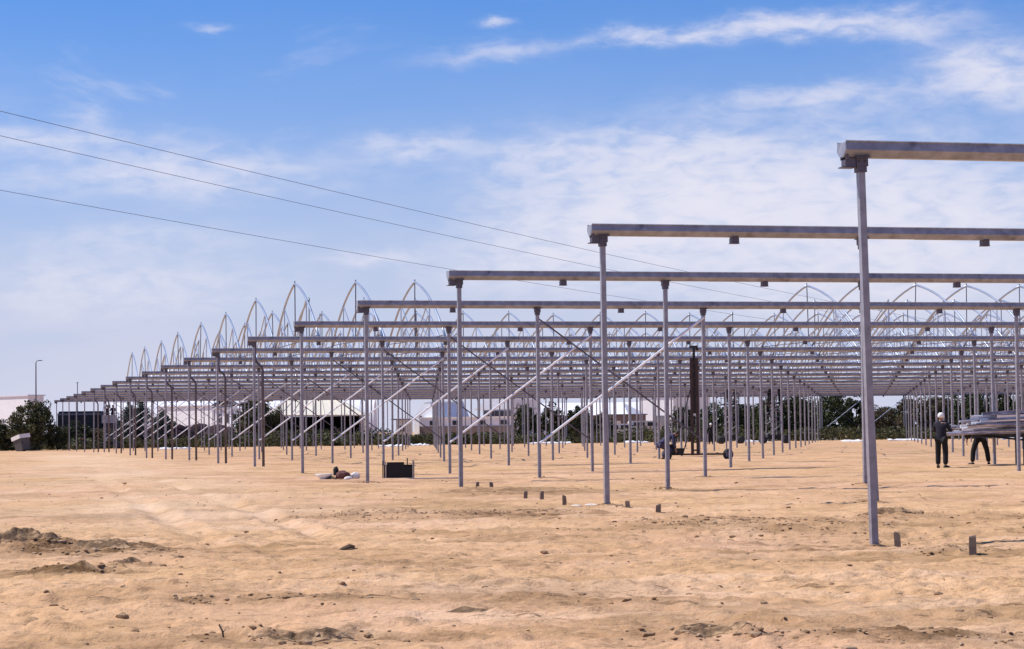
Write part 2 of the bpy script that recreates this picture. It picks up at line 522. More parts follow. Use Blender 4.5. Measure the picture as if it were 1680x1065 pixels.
col = x.mix(x.m('MULTIPLY', x.smooth(n_small, .42, .28), .35), col, (.79, .55, .365))
col = x.mix(x.m('MULTIPLY', x.smooth(n_dash, .585, .68), .80), col, (.20, .118, .062))
col = x.mix(x.m('MULTIPLY', x.smooth(n_fine, .55, .69), .58), col, (.30, .175, .09))
dm = N(t, 'ShaderNodeAttribute', attribute_name='damp')
dfac = x.m('MULTIPLY', dm.outputs['Fac'], x.m('ADD', .35, x.m('MULTIPLY', x.smooth(n_small, .34, .62), .9)), clamp=True)
col = x.mix(dfac, col, (.19, .108, .05))
tk = N(t, 'ShaderNodeAttribute', attribute_name='track')
col = x.mix(x.m('MULTIPLY', tk.outputs['Fac'], x.m('ADD', .35, x.m('MULTIPLY', n_small, .8)), clamp=True), col, (.80, .585, .40))
link(t, col, b.inputs['Base Color']); b.inputs['Roughness'].default_value = .95; b.inputs['Specular IOR Level'].default_value = .1
bn = N(t, 'ShaderNodeBump'); bn.inputs['Strength'].default_value = .8; bn.inputs['Distance'].default_value = .05
link(t, x.m('ADD', x.m('ADD', n_small, n_dash), x.m('MULTIPLY', n_fine, .5)), bn.inputs['Height']); link(t, bn.outputs[0], b.inputs['Normal'])
gm.materials.append(m)
ground = put('ground', gm); ground['kind'] = 'structure'
ground['label'] = 'bare tan sandy ground with wheel ruts and clods'

# ------------------------------------------------------------------ the steel frame
YAW, BAY, SP, H, OV = .2467, 10.887, 4.6, 4.718, .237
OX, OY = 4.196, 27.044
GU = Vector((math.cos(YAW), math.sin(YAW), 0)); GR = Vector((-math.sin(YAW), math.cos(YAW), 0))
UMAX = [2.2 + 5.54 * n for n in range(19)]
NROW = 19


def gpos(n, u, z=0.0):
    v = Vector((OX, OY, 0)) + GR * (n * BAY) + GU * u
    return Vector((v.x, v.y, z))


# local frame of a row: x along the gutter, y away from the camera
GD = .185     # gutter depth
PW = .082
post_me = MB().box((0, 0, (H - GD - .42) / 2), (PW, PW, H - GD + .42)).mesh('post', 'galvanised_post')
cap_b = MB()
cap_b.box((0, 0, -.05), (.15, .13, .10)); cap_b.box((0, 0, -.135), (.118, .112, .07)); cap_b.box((0, -.005, .004), (.20, .2, .012))
cap_me = cap_b.mesh('cap', 'galvanised_dark')
bolt = MB().lathe([(.013, 0), (.013, .012), (.008, .018)], 6, axis='y').mesh('bolt', 'galvanised_dark')
br = MB()
br.box((0, 0, -.045), (.135, .12, .09)); br.box((0, 0, -.093), (.15, .14, .008)); br.box((0, 0, .008), (.10, .16, .02))
bracket_me = br.mesh('bracket', 'galvanised_dark')
eb = MB()
eb.box((0, 0, -.055), (.13, .13, .11)); eb.box((-.02, 0, -.115), (.17, .15, .012)); eb.box((-.05, 0, .03), (.03, .2, .10))
endbr_me = eb.mesh('end_bracket', 'galvanised_dark')
PROF = [(-.150, 0), (-.136, .012), (-.120, 0), (-.134, -.095), (-.046, -.170), (.046, -.170), (.134, -.095), (.120, 0), (.136, .012), (.150, 0),
        (.132, -.012), (.150, -.105), (.055, -.185), (-.055, -.185), (-.150, -.105), (-.132, -.012)]


def gutter_mesh(length):
    mb = MB()
    u = -OV; k = 0
    while u < length - .01:
        u2 = min(length, (k + 1) * SP * 1.0 + 1.1)
        sc = 1.0 if k % 2 == 0 else 1.025         # every second length laps over its neighbours
        i = len(mb.v)
        for uu in ((u - (.09 if k % 2 and k else 0)), u2 + (.09 if k % 2 else 0)):
            for (yy, zz) in PROF:
                mb.v.append((uu, yy * sc, (zz if zz > -.03 else zz * sc)))
        n = len(PROF)
        for q in range(n):
            q2 = (q + 1) % n
            mb.f.append((i + q, i + q2, i + n + q2, i + n + q)); mb.mi.append(0)
        mb.f.append(tuple(i + q for q in range(n))); mb.mi.append(0)
        mb.f.append(tuple(i + n + q for q in reversed(range(n)))); mb.mi.append(0)
        u = u2; k += 1
    return mb.mesh('gutter', 'galvanised')


stop_me = MB().quad((0, -.125, -.01), (0, -.140, -.10), (0, -.05, -.178), (0, .05, -.178), (0, .140, -.10), (0, .125, -.01)).mesh('gutter_stop', 'galvanised')


def brace_mesh(k0, flip, m_='glint_metal'):
    """a tube across one bay, from low on one post to just under the gutter on the next"""
    z0, z1 = .98, H - .42
    a = (k0 * SP, -.075 if not flip else .075, z0 if not flip else z1)
    c = ((k0 + 1) * SP, -.075 if not flip else .075, z1 if not flip else z0)
    return MB().tube([a, c], .031 if not flip else .022, 8).mesh('brace', m_ if not flip else 'galvanised_dark', smooth=False)  # sunlit look of one brace is put into its colour, crossing one darker


brace_cache = {}
row_lab = {0: 'nearest gutter row, standing highest and cut by the right edge of the picture',
           18: 'farthest gutter row, lowest of the stepped gutters, ahead of the trees'}
for n in range(NROW):
    top = gpos(n, 0)
    lab = row_lab.get(n, f'galvanised gutter on posts, {ordinal(n + 1)} row from the front, its left end stepping lower')
    if 1 <= n < 18:
        lab = f'grey metal gutter carried on square posts, {ordinal(n + 1)} gutter row counted from the camera'
    row = thing('gutter_frame', lab, 'gutter frame', (top.x, top.y, 0), YAW, 'parallel gutter rows of the unfinished greenhouse')
    umax = UMAX[n] + 7.0
    if n == 18:
        umax = UMAX[n] + 3
    g = put('gutter', gutter_mesh(umax), row, (0, 0, H))
    put('gutter_stop', stop_me, g, (-OV - .003, 0, 0))
    npost = int((UMAX[n] + 5.5) // SP) + 1
    for k in range(npost):
        rx, ry = random.gauss(0, .0025), random.gauss(0, .0035)
        loc = Vector((k * SP, 0, 0)); rot = Euler((rx, ry, 0))
        if n == 0 and k == 0:
            rot = Euler((.002, -.020, 0)); loc.x += .085
        elif n == 0:
            rot = Euler((.003, -.012, 0))
        elif n == 1 and k == 0:
            rot = Euler((0, -.004, 0))
        elif n == 1 and k == 1:
            rot = Euler((0, -.038, 0)); loc.x += .185
        p = put('post', post_me, row, loc, rot)
        c = put('cap', cap_me, p, (0, 0, H - GD - .004))
        if n < 5:
            for bx in (-.04, .04):
                put('bolt', bolt, p, (bx, -.068, H - GD - .05), (0, 0, math.pi))
    for k in range(npost):
        u = k * SP + SP / 2
        if u < umax - .3:
            put('bracket', bracket_me, row, (u, 0, H - GD - .012))
    put('end_bracket', endbr_me, row, (-OV + .085, 0, H - GD - .004))
    if n >= 3:
        for flip in (False, True):
            if flip not in brace_cache:
                brace_cache[flip] = brace_mesh(1, flip)
            put('brace', brace_cache[flip], row)
    if n == 18:
        for k in (17, 18, 20):
            for flip in (False, True):
                put('brace', brace_mesh(k, flip, 'galvanised_arch'), row)
    if 5 <= n <= 13:
        dp = MB().tube([(.04, .10, H - GD), (.04, .10, 3.95), (.10, .10, 3.82), (.26, .10, 3.68), (.31, .10, 3.55), (.32, .10, -.3)], .048, 8)
        put('downpipe', dp.mesh('downpipe', 'galvanised_dark', True), row)

# ------------------------------------------------------------------ arches over the spans
RISE = 7.0 - H
SEC = [(-.75, -.6), (.75, -.6), (.75, .6), (-.75, .6)]


def arch_curve(t_):
    """t_ 0 at the foot, 1 at the ridge; returns (distance across, height over gutter)"""
    return (BAY / 2) * t_, RISE * (.40 * t_ + .60 * (1 - (1 - t_) ** 2.2))


def half_arch(sign):
    pts = []
    for i in range(11):
        t_ = i / 10
        d, z = arch_curve(t_)
        pts.append((0, (d if sign > 0 else BAY - d), z))
    return MB().tube(pts, .042, 10).mesh('half_arch', 'galvanised_arch', True)


near_half, far_half = half_arch(1), half_arch(-1)
king = MB().tube([(0, BAY / 2, .04), (0, BAY / 2, RISE + .1)], .021, 6).mesh('king_post', 'galvanised_dark')
hz = arch_curve(.5)[1]
hang_a = MB().tube([(0, BAY * .25, .04), (0, BAY * .25, hz)], .022, 6).mesh('hanger', 'galvanised_arch')
hang_b = MB().tube([(0, BAY * .75, .04), (0, BAY * .75, hz)], .022, 6).mesh('hanger', 'galvanised_arch')
strut = MB().tube([(0, BAY * .25, hz), (0, BAY / 2, .06), (0, BAY * .75, hz)], .022, 6).mesh('strut', 'galvanised_arch')
tie = MB().tube([(0, .05, .06), (0, BAY / 2, .03), (0, BAY - .05, .06)], .017, 6).mesh('tie_bar', 'galvanised_dark')
for n in range(5, 13):
    jmax = int((UMAX[n] + 7) / 2.3); rank = 0
    for j in range(1, jmax + 1):
        if n == 5 and 3 < j < 10:
            continue
        if n == 6 and 4 < j < 12:
            continue
        rank += 1
        q = gpos(n, j * SP / 2, H + .012)
        a = thing('roof_arch', f'pointed metal roof arch, {ordinal(rank)} from the left end, standing on the {ordinal(n + 1)} gutter row', 'roof arch',
                  q, YAW + random.gauss(0, .004), f'roof arches between the {ordinal(n + 1)} and {ordinal(n + 2)} gutter rows')
        a.rotation_euler.x = random.gauss(0, .006); a.rotation_euler.y = random.gauss(0, .012)
        whole = j == 1 or random.random() > .22            # some arches still lack one half
        if whole or random.random() < .3:
            put('half_arch', near_half, a)
        put('half_arch', far_half, a); put('king_post', king, a)
        if n < 12:
            put('hanger', hang_a, a); put('hanger', hang_b, a); put('strut', strut, a)
        put('tie_bar', tie, a)

# ------------------------------------------------------------------ people
def skin_mesh(name, joints, bones, radii, mats, region=None, sub=1):
    """one continuous surface grown over a joint graph"""
    me = bpy.data.meshes.new(name + '_cage'); names = list(joints)
    me.from_pydata([joints[k] for k in names], [(names.index(a), names.index(b_)) for a, b_ in bones], [])
    o = bpy.data.objects.new(name + '_cage', me); COL.objects.link(o)
    md = o.modifiers.new('s', 'SKIN'); md.use_smooth_shade = True; md.branch_smoothing = .3
    for i, k in enumerate(names):
        r_ = radii[k]
        me.skin_vertices[0].data[i].radius = r_ if isinstance(r_, tuple) else (r_, r_)
        me.skin_vertices[0].data[i].use_root = (i == 0)
    sb = o.modifiers.new('d', 'SUBSURF'); sb.levels = sub; sb.render_levels = sub
    dg = bpy.context.evaluated_depsgraph_get()
    out = bpy.data.meshes.new_from_object(o.evaluated_get(dg)); out.name = name
    bpy.data.objects.remove(o)
    out.materials.clear()
    for k in mats:
        out.materials.append(M[k])
    out.polygons.foreach_set('use_smooth', [True] * len(out.polygons))
    return out


def join_mb(me, mb, mi=0):
    bm = bmesh.new(); bm.from_mesh(me)
    vs = [bm.verts.new(v) for v in mb.v]
    for f in mb.f:
        try:
            fc = bm.faces.new([vs[i] for i in f]); fc.material_index = mi; fc.smooth = True
        except ValueError:
            pass
    bmesh.ops.recalc_face_normals(bm, faces=bm.faces)
    bm.to_mesh(me); bm.free()


def person(label, loc, rz, pose, top='navy_cloth', legs='black_cloth', cap=None, scale=1.0, group=None):
    """facing +y in its own frame"""
    J = dict(pose)
    root = thing('person', label, 'person', loc, rz, group)
    root.scale = (scale,) * 3
    ctr = ['hip', 'waist', 'chest', 'neck', 'head', 'crown']
    RD = {'hip': (.15, .11), 'waist': (.135, .10), 'chest': (.155, .11), 'neck': .055, 'head': (.078, .09), 'crown': (.06, .07)}
    bones = [('hip', 'waist'), ('waist', 'chest'), ('chest', 'neck'), ('neck', 'head'), ('head', 'crown')]
    for sd_ in 'lr':
        for k, r_ in (('sho', .06), ('elb', .042), ('wri', .030), ('pal', .032), ('hipj', .088), ('knee', .058), ('ank', .042), ('toe', .036)):
            RD[k + sd_] = r_
        bones += [('chest', 'sho' + sd_), ('sho' + sd_, 'elb' + sd_), ('elb' + sd_, 'wri' + sd_), ('wri' + sd_, 'pal' + sd_),
                  ('hip', 'hipj' + sd_), ('hipj' + sd_, 'knee' + sd_), ('knee' + sd_, 'ank' + sd_), ('ank' + sd_, 'toe' + sd_)]
    order = ctr + [k for k in RD if k not in ctr]
    Jn = {k: J[k] for k in order}
    body = skin_mesh('body', Jn, bones, RD, ['skin'])
    # fingers and thumb, nose, ears
    mb = MB()
    for sd_, sg in (('l', -1), ('r', 1)):
        w = Vector(J['wri' + sd_]); p = Vector(J['pal' + sd_]); d = (p - w).normalized()
        side = d.cross(Vector((sg, 0, 0)))
        side = side.normalized() if side.length > .1 else Vector((0, 1, 0))
        nrm = d.cross(side).normalized()
        for q, L in enumerate((.066, .076, .072, .056)):
            b0 = p + side * (.027 - .018 * q)
            mb.tube([b0, b0 + d * L * .55 + nrm * .006, b0 + d * L * .95 + nrm * .026], [.0095, .0088, .007], 6)
        b0 = w + d * .035 + side * .024
        mb.tube([b0, b0 + side * .028 + d * .022, b0 + side * .034 + d * .052], [.011, .010, .008], 6)
    hd = Vector(J['head']); up = (Vector(J['crown']) - hd).normalized(); fw = Vector(pose.get('face', (0, 1, 0))).normalized()
    rt = fw.cross(up).normalized()
    mb.tube([hd + fw * .075 + up * .02, hd + fw * .105 - up * .015], [.010, .017], 6)
    for sg in (-1, 1):
        mb.tube([hd + rt * sg * .075 + up * .02, hd + rt * sg * .088 - up * .02], [.02, .012], 6)
    mb.tube([hd + fw * .085 - up * .045 - rt * .025, hd + fw * .085 - up * .045 + rt * .025], .008, 5)
    join_mb(body, mb)
    put('body', body, root)
    tb = [('waist', 'chest'), ('chest', 'collar'), ('waist', 'hem')]
    Jt = {'waist': J['waist'], 'chest': J['chest'],
          'collar': tuple(Vector(J['chest']).lerp(Vector(J['neck']), .9)), 'hem': tuple(Vector(J['hip']).lerp(Vector(J['waist']), -.15))}
    Rt = {'waist': (.19, .15), 'chest': (.205, .15), 'collar': .092, 'hem': (.20, .16)}
    for sd_ in 'lr':
        Jt['sho' + sd_] = J['sho' + sd_]; Jt['elb' + sd_] = J['elb' + sd_]
        Jt['cuf' + sd_] = tuple(Vector(J['elb' + sd_]).lerp(Vector(J['wri' + sd_]), .92))
        Rt['sho' + sd_] = .082; Rt['elb' + sd_] = .064; Rt['cuf' + sd_] = .050
        tb += [('chest', 'sho' + sd_), ('sho' + sd_, 'elb' + sd_), ('elb' + sd_, 'cuf' + sd_)]
    put('jacket', skin_mesh('jacket', Jt, tb, Rt, [top]), root)
    Jl = {'hip': J['hip']}; Rl = {'hip': (.160, .128)}; lb = []
    for sd_ in 'lr':
        Jl['hipj' + sd_] = J['hipj' + sd_]; Jl['knee' + sd_] = J['knee' + sd_]
        Jl['hem' + sd_] = tuple(Vector(J['knee' + sd_]).lerp(Vector(J['ank' + sd_]), .96))
        Rl['hipj' + sd_] = .118; Rl['knee' + sd_] = .096; Rl['hem' + sd_] = .086
        lb += [('hip', 'hipj' + sd_), ('hipj' + sd_, 'knee' + sd_), ('knee' + sd_, 'hem' + sd_)]
    put('trousers', skin_mesh('trousers', Jl, lb, Rl, [legs]), root)
    for sd_ in 'lr':
        a, c = Vector(J['ank' + sd_]), Vector(J['toe' + sd_])
        d = (c - a); d.z = 0; d.normalize()
        sh = MB().tube([a - d * .06 + Vector((0, 0, -.045)), a + Vector((0, 0, -.03)), c + Vector((0, 0, -.005)), c + d * .08 + Vector((0, 0, -.012))],
                       [.043, .055, .048, .030], 8)
        put('shoe', sh.mesh('shoe', 'shoe', True), root)
    top_c = hd + up * .03
    hb = MB(); prof = [(.098, -.045), (.106, .0), (.100, .05), (.078, .092), (.03, .116), (.004, .12)]
    rotm = Matrix((rt, fw, up)).transposed()
    hb.lathe(prof, 14)
    hb.v = [tuple(top_c + rotm @ Vector((v[0], v[1] * 1.1 - .008, v[2]))) for v in hb.v]
    cp = put('cap' if cap else 'hair', hb.mesh('headwear', cap or 'hair', True), root)
    if cap:
        vb = MB(); i0 = []
        for k in range(9):
            a = math.pi * k / 8
            i0.append((math.cos(a) * .098, .075 + math.sin(a) * .10, -.02))
        vb.v = [tuple(top_c + rotm @ Vector(q)) for q in i0] + [tuple(top_c + rotm @ Vector((q[0], q[1], q[2] + .012))) for q in i0]
        vb.f = [tuple(range(9)), tuple(range(9, 18))] + [(k, k + 1, k + 10, k + 9) for k in range(8)]; vb.mi = [0] * len(vb.f)
        put('visor', vb.mesh('visor', cap), cp)
    return root


def pose_stand(arm='front', spread=.11, bend=0.0, turn=0.0):
    P_ = {'hip': (0, 0, .95), 'waist': (0, .01 + bend * .14, 1.10), 'chest': (0, .0 + bend * .45, 1.36 - bend * .12), 'neck': (0, .01 + bend * .62, 1.50 - bend * .2),
          'head': (0, .025 + bend * .74, 1.60 - bend * .26), 'crown': (0, .02 + bend * .80, 1.70 - bend * .28)}
    for sd_, sg in (('l', -1), ('r', 1)):
        P_['hipj' + sd_] = (sg * .10, 0, .90); P_['knee' + sd_] = (sg * (spread + .02), .03, .49)
        P_['ank' + sd_] = (sg * (spread * 1.25), -.02 * sg, .09); P_['toe' + sd_] = (sg * (spread * 1.4 + .02), .13 - .02 * sg, .045)
        c = P_['chest']
        P_['sho' + sd_] = (sg * .19, c[1], c[2] + .05)
        if arm == 'front':
            P_['elb' + sd_] = (sg * .25, c[1] + .10, c[2] - .20); P_['wri' + sd_] = (sg * .16, c[1] + .34, c[2] - .16); P_['pal' + sd_] = (sg * .15, c[1] + .42, c[2] - .14)
        elif arm == 'up':
            P_['elb' + sd_] = (sg * .26, c[1] + .12, c[2] + .22); P_['wri' + sd_] = (sg * .18, c[1] + .22, c[2] + .46); P_['pal' + sd_] = (sg * .17, c[1] + .24, c[2] + .55)
        else:
            P_['elb' + sd_] = (sg * .26, c[1] - .02, c[2] - .24); P_['wri' + sd_] = (sg * .30, c[1] + .05, c[2] - .50); P_['pal' + sd_] = (sg * .30, c[1] + .07, c[2] - .59)
    return P_


# two men at the stack of profiles
p1 = pose_stand('front', .10); p1['palr'] = (.28, .40, 1.22); p1['wrir'] = (.26, .32, 1.21)
person('worker in white cap and dark jacket, back to the camera, at the bundle of profiles', (13.37, 70.9, gz(13.37, 70.9) + .015), R(-28), p1,
       'navy_cloth', 'black_cloth', 'white_cloth')
p2 = pose_stand('down', .22, .85)
for sd_, sg in (('l', -1), ('r', 1)):
    c = p2['chest']; p2['elb' + sd_] = (sg * .27, c[1] + .02, c[2] - .22); p2['wri' + sd_] = (sg * .29, c[1] + .10, c[2] - .42); p2['pal' + sd_] = (sg * .29, c[1] + .12, c[2] - .51)
person('worker in black with legs apart, bending behind the raised bundle of metal profiles', (15.55, 75.6, gz(15.55, 75.6) + .015), R(8), p2, 'black_cloth', 'black_cloth')
# one stooping beside the mast cart
p3 = pose_stand('down', .12, .95)
P3 = dict(p3)
for k in P3:
    v = P3[k]
    if k.startswith(('hip', 'waist', 'chest', 'neck', 'head', 'crown', 'sho', 'elb', 'wri', 'pal')):
        P3[k] = (v[0], v[1] - .12, v[2] - .30)
for sd_, sg in (('l', -1), ('r', 1)):
    P3['knee' + sd_] = (sg * .15, .22, .43)
person('worker in violet overalls stooping beside the wheeled mast lift', (6.02, 90.6, gz(6, 90.6) + .015), R(-62), P3, 'violet_cloth', 'violet_cloth')

# ------------------------------------------------------------------ bundle of profiles on its stand
gb = gz(16.5, 76.5)
st = thing('steel_stand', 'black steel stand with legs carrying the bundle of shiny profiles', 'stand', (15.4, 73.6, gb), R(6))
for (lx, ly) in ((1.35, .45), (1.35, 1.25), (4.6, .45), (4.6, 1.25)):
    put('leg', MB().box((lx, ly, .46), (.07, .07, 1.0)).mesh('leg', 'black_steel'), st)
for ly in (.45, 1.25):
    rl = MB().box((2.4, ly, 1.0), (5.6, .06, .10)); put('rail', rl.mesh('rail', 'black_steel'), st)
for lx in (.2, 1.35, 3.0, 4.6):
    put('cross_bar', MB().box((lx, .85, 1.062), (.06, 1.1, .02)).mesh('cross_bar', 'black_steel'), st)
lowr = MB().tube([(-.1, .42, 1.02), (2.2, .40, .76), (5.0, .38, .50)], .035, 6)
put('low_brace', lowr.mesh('low_brace', 'black_steel'), st)
chan = MB()
L = 6.2
pr = [(-.05, 0), (.05, 0), (.05, .055), (.042, .055), (.042, .008), (-.042, .008), (-.042, .055), (-.05, .055)]
NS = 10
for i in range(NS + 1):
    uu = L * i / NS; bow = .10 * (1 - (2 * i / NS - 1) ** 2)
    for (a, c) in pr:
        chan.v.append((uu, a, c + bow))
for i in range(NS):
    for q in range(8):
        q2 = (q + 1) % 8
        chan.f.append((i * 8 + q, i * 8 + q2, i * 8 + 8 + q2, i * 8 + 8 + q)); chan.mi.append(0)
chan.f += [tuple(range(8)), tuple(range(NS * 8, NS * 8 + 8))]; chan.mi += [0, 0]
chan_me = chan.mesh('metal_profile', 'profile_metal'); chan_glint = chan.mesh('metal_profile', 'glint_metal')  # second copy is paler: the bundle's highlights are put into its colour
for layer in range(9):
    for c in range(5 if layer < 5 else 4):
        yy = .36 + c * .19 + random.uniform(-.04, .04) + layer * .012
        zz = 1.06 + layer * .080 + random.uniform(0, .006)
        x0 = -.95 + layer * .14 + random.uniform(-.45, .45)
        lo = Matrix.Rotation(R(6), 3, 'Z') @ Vector((x0, yy, zz))
        o = put('metal_profile', chan_glint if random.random() < .4 else chan_me, None, (15.4 + lo.x, 73.6 + lo.y, gb + lo.z), (random.choice((0, 1.3, -1.3, .7, 2.2)) + random.gauss(0, .2), random.gauss(-.008, .022), R(6) + random.gauss(0, .016)))
        tag(o, 'bowed shiny metal profile lying in the bundle on the black stand', 'metal profile', 'bundle of shiny metal profiles')

# ------------------------------------------------------------------ mast cart
cx, cy = 7.3, 91.0; cz = gz(cx, cy)
mc = thing('mast_lift', 'tall dark mast lift on a long axle with small wheels', 'lift', (cx, cy, cz), R(-3))
put('axle', MB().box((.05, 0, .24), (2.5, .09, .07)).mesh('axle', 'black_steel'), mc)
mast = MB(); mast.box((-.12, 0, 2.15), (.12, .14, 3.9)); mast.box((.10, 0, 2.15), (.12, .14, 3.9))
for k in range(12):
    mast.box((-.01, 0, .4 + k * .32), (.2, .06, .06))
put('mast', mast.mesh('mast', 'rusty_steel'), mc)
put('inner_mast', MB().box((-.01, .02, 3.2), (.10, .09, 2.66)).box((-.02, .02, 4.55), (.34, .16, .09)).box((.12, .02, 4.46), (.12, .12, .12)).mesh('inner_mast', 'black_steel'), mc)
put('counterweight', MB().box((-.75, 0, .38), (.55, .35, .22)).box((-.95, .1, .55), (.2, .2, .2)).mesh('counterweight', 'black_steel'), mc)
for wx in (-1.15, 1.3):
    w = put('wheel', MB().lathe([(.08, -.07), (.20, -.075), (.225, -.04), (.225, .04), (.20, .075), (.08, .07)], 18, axis='x').mesh('wheel', 'rubber', True), mc, (wx, 0, .225), (0, 0, R(55)))
    put('hub', MB().lathe([(.09, -.08), (.09, .08)], 10, axis='x').mesh('hub', 'galvanised_dark'), w)
for a, c in (((-.9, 0, .3), (-.15, 0, 2.9)), ((-.5, .05, .28), (-.12, .04, 1.5))):
    put('stay', MB().tube([a, c], .022, 6).mesh('stay', 'black_steel'), mc)

# ------------------------------------------------------------------ work platforms with men near the far rows
def platform(label, x, y, floor_z, w, rz=0.0, boxed=False):
    z0 = gz(x, y)
    pf = thing('work_platform', label, 'work platform', (x, y, z0), rz, 'wheeled work platforms')
    put('base_frame', MB().box((0, 0, .42), (w + .3, 1.1, .16)).box((0, 0, .6), (w * .6, .8, .25)).mesh('base_frame', 'black_steel'), pf)
    for sx in (-1, 1):
        for sy in (-1, 1):
            put('wheel', MB().lathe([(.1, -.09), (.3, -.09), (.33, -.04), (.33, .04), (.3, .09), (.1, .09)], 14, axis='y').mesh('wheel', 'rubber', True), pf, (sx * (w / 2 + .02), sy * .5, .33))
    nsc = 3; hh = (floor_z - .75) / nsc
    for k in range(nsc):
        for sy in (-.3, .3):
            a = w * .36
            put('scissor_arm', MB().tube([(-a, sy, .72 + k * hh), (a, sy, .72 + (k + 1) * hh)], .035, 5).mesh('scissor_arm', 'galvanised_dark'), pf)
            put('scissor_arm', MB().tube([(a, sy * .9, .72 + k * hh), (-a, sy * .9, .72 + (k + 1) * hh)], .035, 5).mesh('scissor_arm', 'galvanised_dark'), pf)
    put('deck', MB().box((0, 0, floor_z - .05), (w, .9, .1)).mesh('deck', 'black_steel'), pf)
    if boxed:
        put('side_panel', MB().box((0, -.47, floor_z + .36), (w, .03, .78)).mesh('side_panel', 'grey_box'), pf)
    gr_ = MB()
    for sx in (-1, 1):
        for sy in (-1, 1):
            gr_.box((sx * (w / 2 - .03), sy * .42, floor_z + .45), (.03, .03, .9))
    for sy in (-1, 1):
        gr_.box((0, sy * .42, floor_z + .9), (w, .034, .034)); gr_.box((0, sy * .42, floor_z + .48), (w, .026, .026))
    put('guard_rail', gr_.mesh('guard_rail', 'galvanised_dark'), pf)
    return z0


zA = platform('raised work platform with one reaching worker, left of the right-hand lifts', 18.3, 191.0, 3.35, 1.6)
person('dark clothed worker with arms raised on the left one of the right-hand platforms', (18.0, 190.9, zA + 3.355), R(20), pose_stand('up', .1), 'navy_cloth', 'black_cloth')
person('slim dark worker standing right beside the arm-raising worker on the same platform', (18.75, 191.1, zA + 3.355), R(70), pose_stand('front', .08), 'black_cloth', 'black_cloth')
zB = platform('raised work platform carrying two leaning workers under the gutters', 21.75, 189.0, 3.35, 1.9)
person('dark worker leaning to the right on the two-man platform', (21.35, 188.95, zB + 3.355), R(-70), pose_stand('up', .14, .25), 'black_cloth', 'black_cloth')
person('dark worker leaning to the left on the two-man platform', (22.25, 189.05, zB + 3.355), R(75), pose_stand('up', .14, .3), 'navy_cloth', 'black_cloth')
zC = platform('grey-panelled work platform at the far left with two men in its basket', -39.6, 223.0, 2.55, 1.5, 0, True)
person('left one of two dark workers in the grey-panelled basket at the far left', (-39.9, 223.0, zC + 2.555), R(-20), pose_stand('up', .08), 'navy_cloth', 'black_cloth')
person('right one of two dark workers in the grey-panelled basket at the far left', (-39.35, 223.1, zC + 2.555), R(25), pose_stand('front', .08), 'black_cloth', 'black_cloth')
person('distant worker in dark clothes stooping among the far left posts', (-40.4, 214.0, gz(-40.4, 214) + .01), R(160), P3, 'black_cloth', 'black_cloth')
person('distant worker in pale cap standing under the right-hand platforms', (16.2, 186.0, gz(16.2, 186) + .01), R(180), pose_stand('down', .09), 'black_cloth', 'black_cloth', 'white_cloth')

# ------------------------------------------------------------------ crate and litter by the fourth row
zc = gz(-3.2, 63.2)
cr = thing('black_crate', 'open black crate with notched front standing by the fourth post row', 'crate', (-3.18, 63.3, zc - .01), R(4))
pn = MB()
pn.quad((-.35, 0, 0), (.36, 0, 0), (.36, 0, .36), (.13, 0, .36), (.13, 0, .48), (-.35, 0, .48)); pn.quad((-.35, .02, 0), (.36, .02, 0), (.36, .02, .36), (.13, .02, .36), (.13, .02, .48), (-.35, .02, .48))
for a, c in (((-.35, .48), (.13, .48)), ((.13, .48), (.13, .36)), ((.13, .36), (.36, .36)), ((.36, .36), (.36, 0)), ((-.35, 0), (-.35, .48))):
    pn.quad((a[0], 0, a[1]), (c[0], 0, c[1]), (c[0], .02, c[1]), (a[0], .02, a[1]))
put('front_panel', pn.mesh('front_panel', 'black_panel'), cr)
put('side_panel', MB().box((-.46, .32, .26), (.025, .60, .52)).mesh('side_panel', 'black_panel'), cr)
put('side_panel', MB().box((.40, .32, .25), (.025, .60, .50)).mesh('side_panel', 'black_panel'), cr)
put('back_panel', MB().box((-.02, .63, .2), (.82, .025, .40)).mesh('back_panel', 'black_panel'), cr)
put('floor_panel', MB().box((-.02, .32, .03), (.80, .58, .03)).mesh('floor_panel', 'pale_edge'), cr)
for px_, hh in ((-.385, .50), (.375, .53)):
    put('corner_post', MB().box((px_, -.005, hh / 2), (.035, .035, hh)).mesh('corner_post', 'pale_edge'), cr)
put('corner_post', MB().box((.22, .05, .48), (.03, .03, .22)).mesh('corner_post', 'black_panel'), cr)
pl = put('ground_plank', MB().box((0, 0, .012), (2.6, .16, .03)).mesh('ground_plank', 'pale_edge'), None, (-2.7, 62.75, zc + .01), (0, .004, R(14)))
tag(pl, 'pale plank lying on the sand in front of the black crate', 'plank')


def lump(name, label, cat, matn, loc, size, seed, flat=.0, group=None, rot=0.0, detail=2, rough=.22):
    bm = bmesh.new(); bmesh.ops.create_icosphere(bm, subdivisions=detail, radius=1)
    r_ = np.random.default_rng(seed); k = r_.normal(size=(6, 3)); ph = r_.uniform(0, 6, 6)
    for v in bm.verts:
        d = sum(math.sin(float(np.dot(k[i], v.co)) * 2.4 + ph[i]) for i in range(6)) / 6
        v.co *= 1 + rough * d * 1.6
        if v.co.z < -.35:
            v.co.z = -.35 - (v.co.z + .35) * .1
        v.co.x *= size[0]; v.co.y *= size[1]; v.co.z *= size[2]
    me = bpy.data.meshes.new(name); bm.to_mesh(me); bm.free()
    me.materials.append(M[matn])
    me.polygons.foreach_set('use_smooth', [detail > 2] * len(me.polygons))
    o = put(name, me, None, loc, (0, 0, rot))
    return tag(o, label, cat, group)


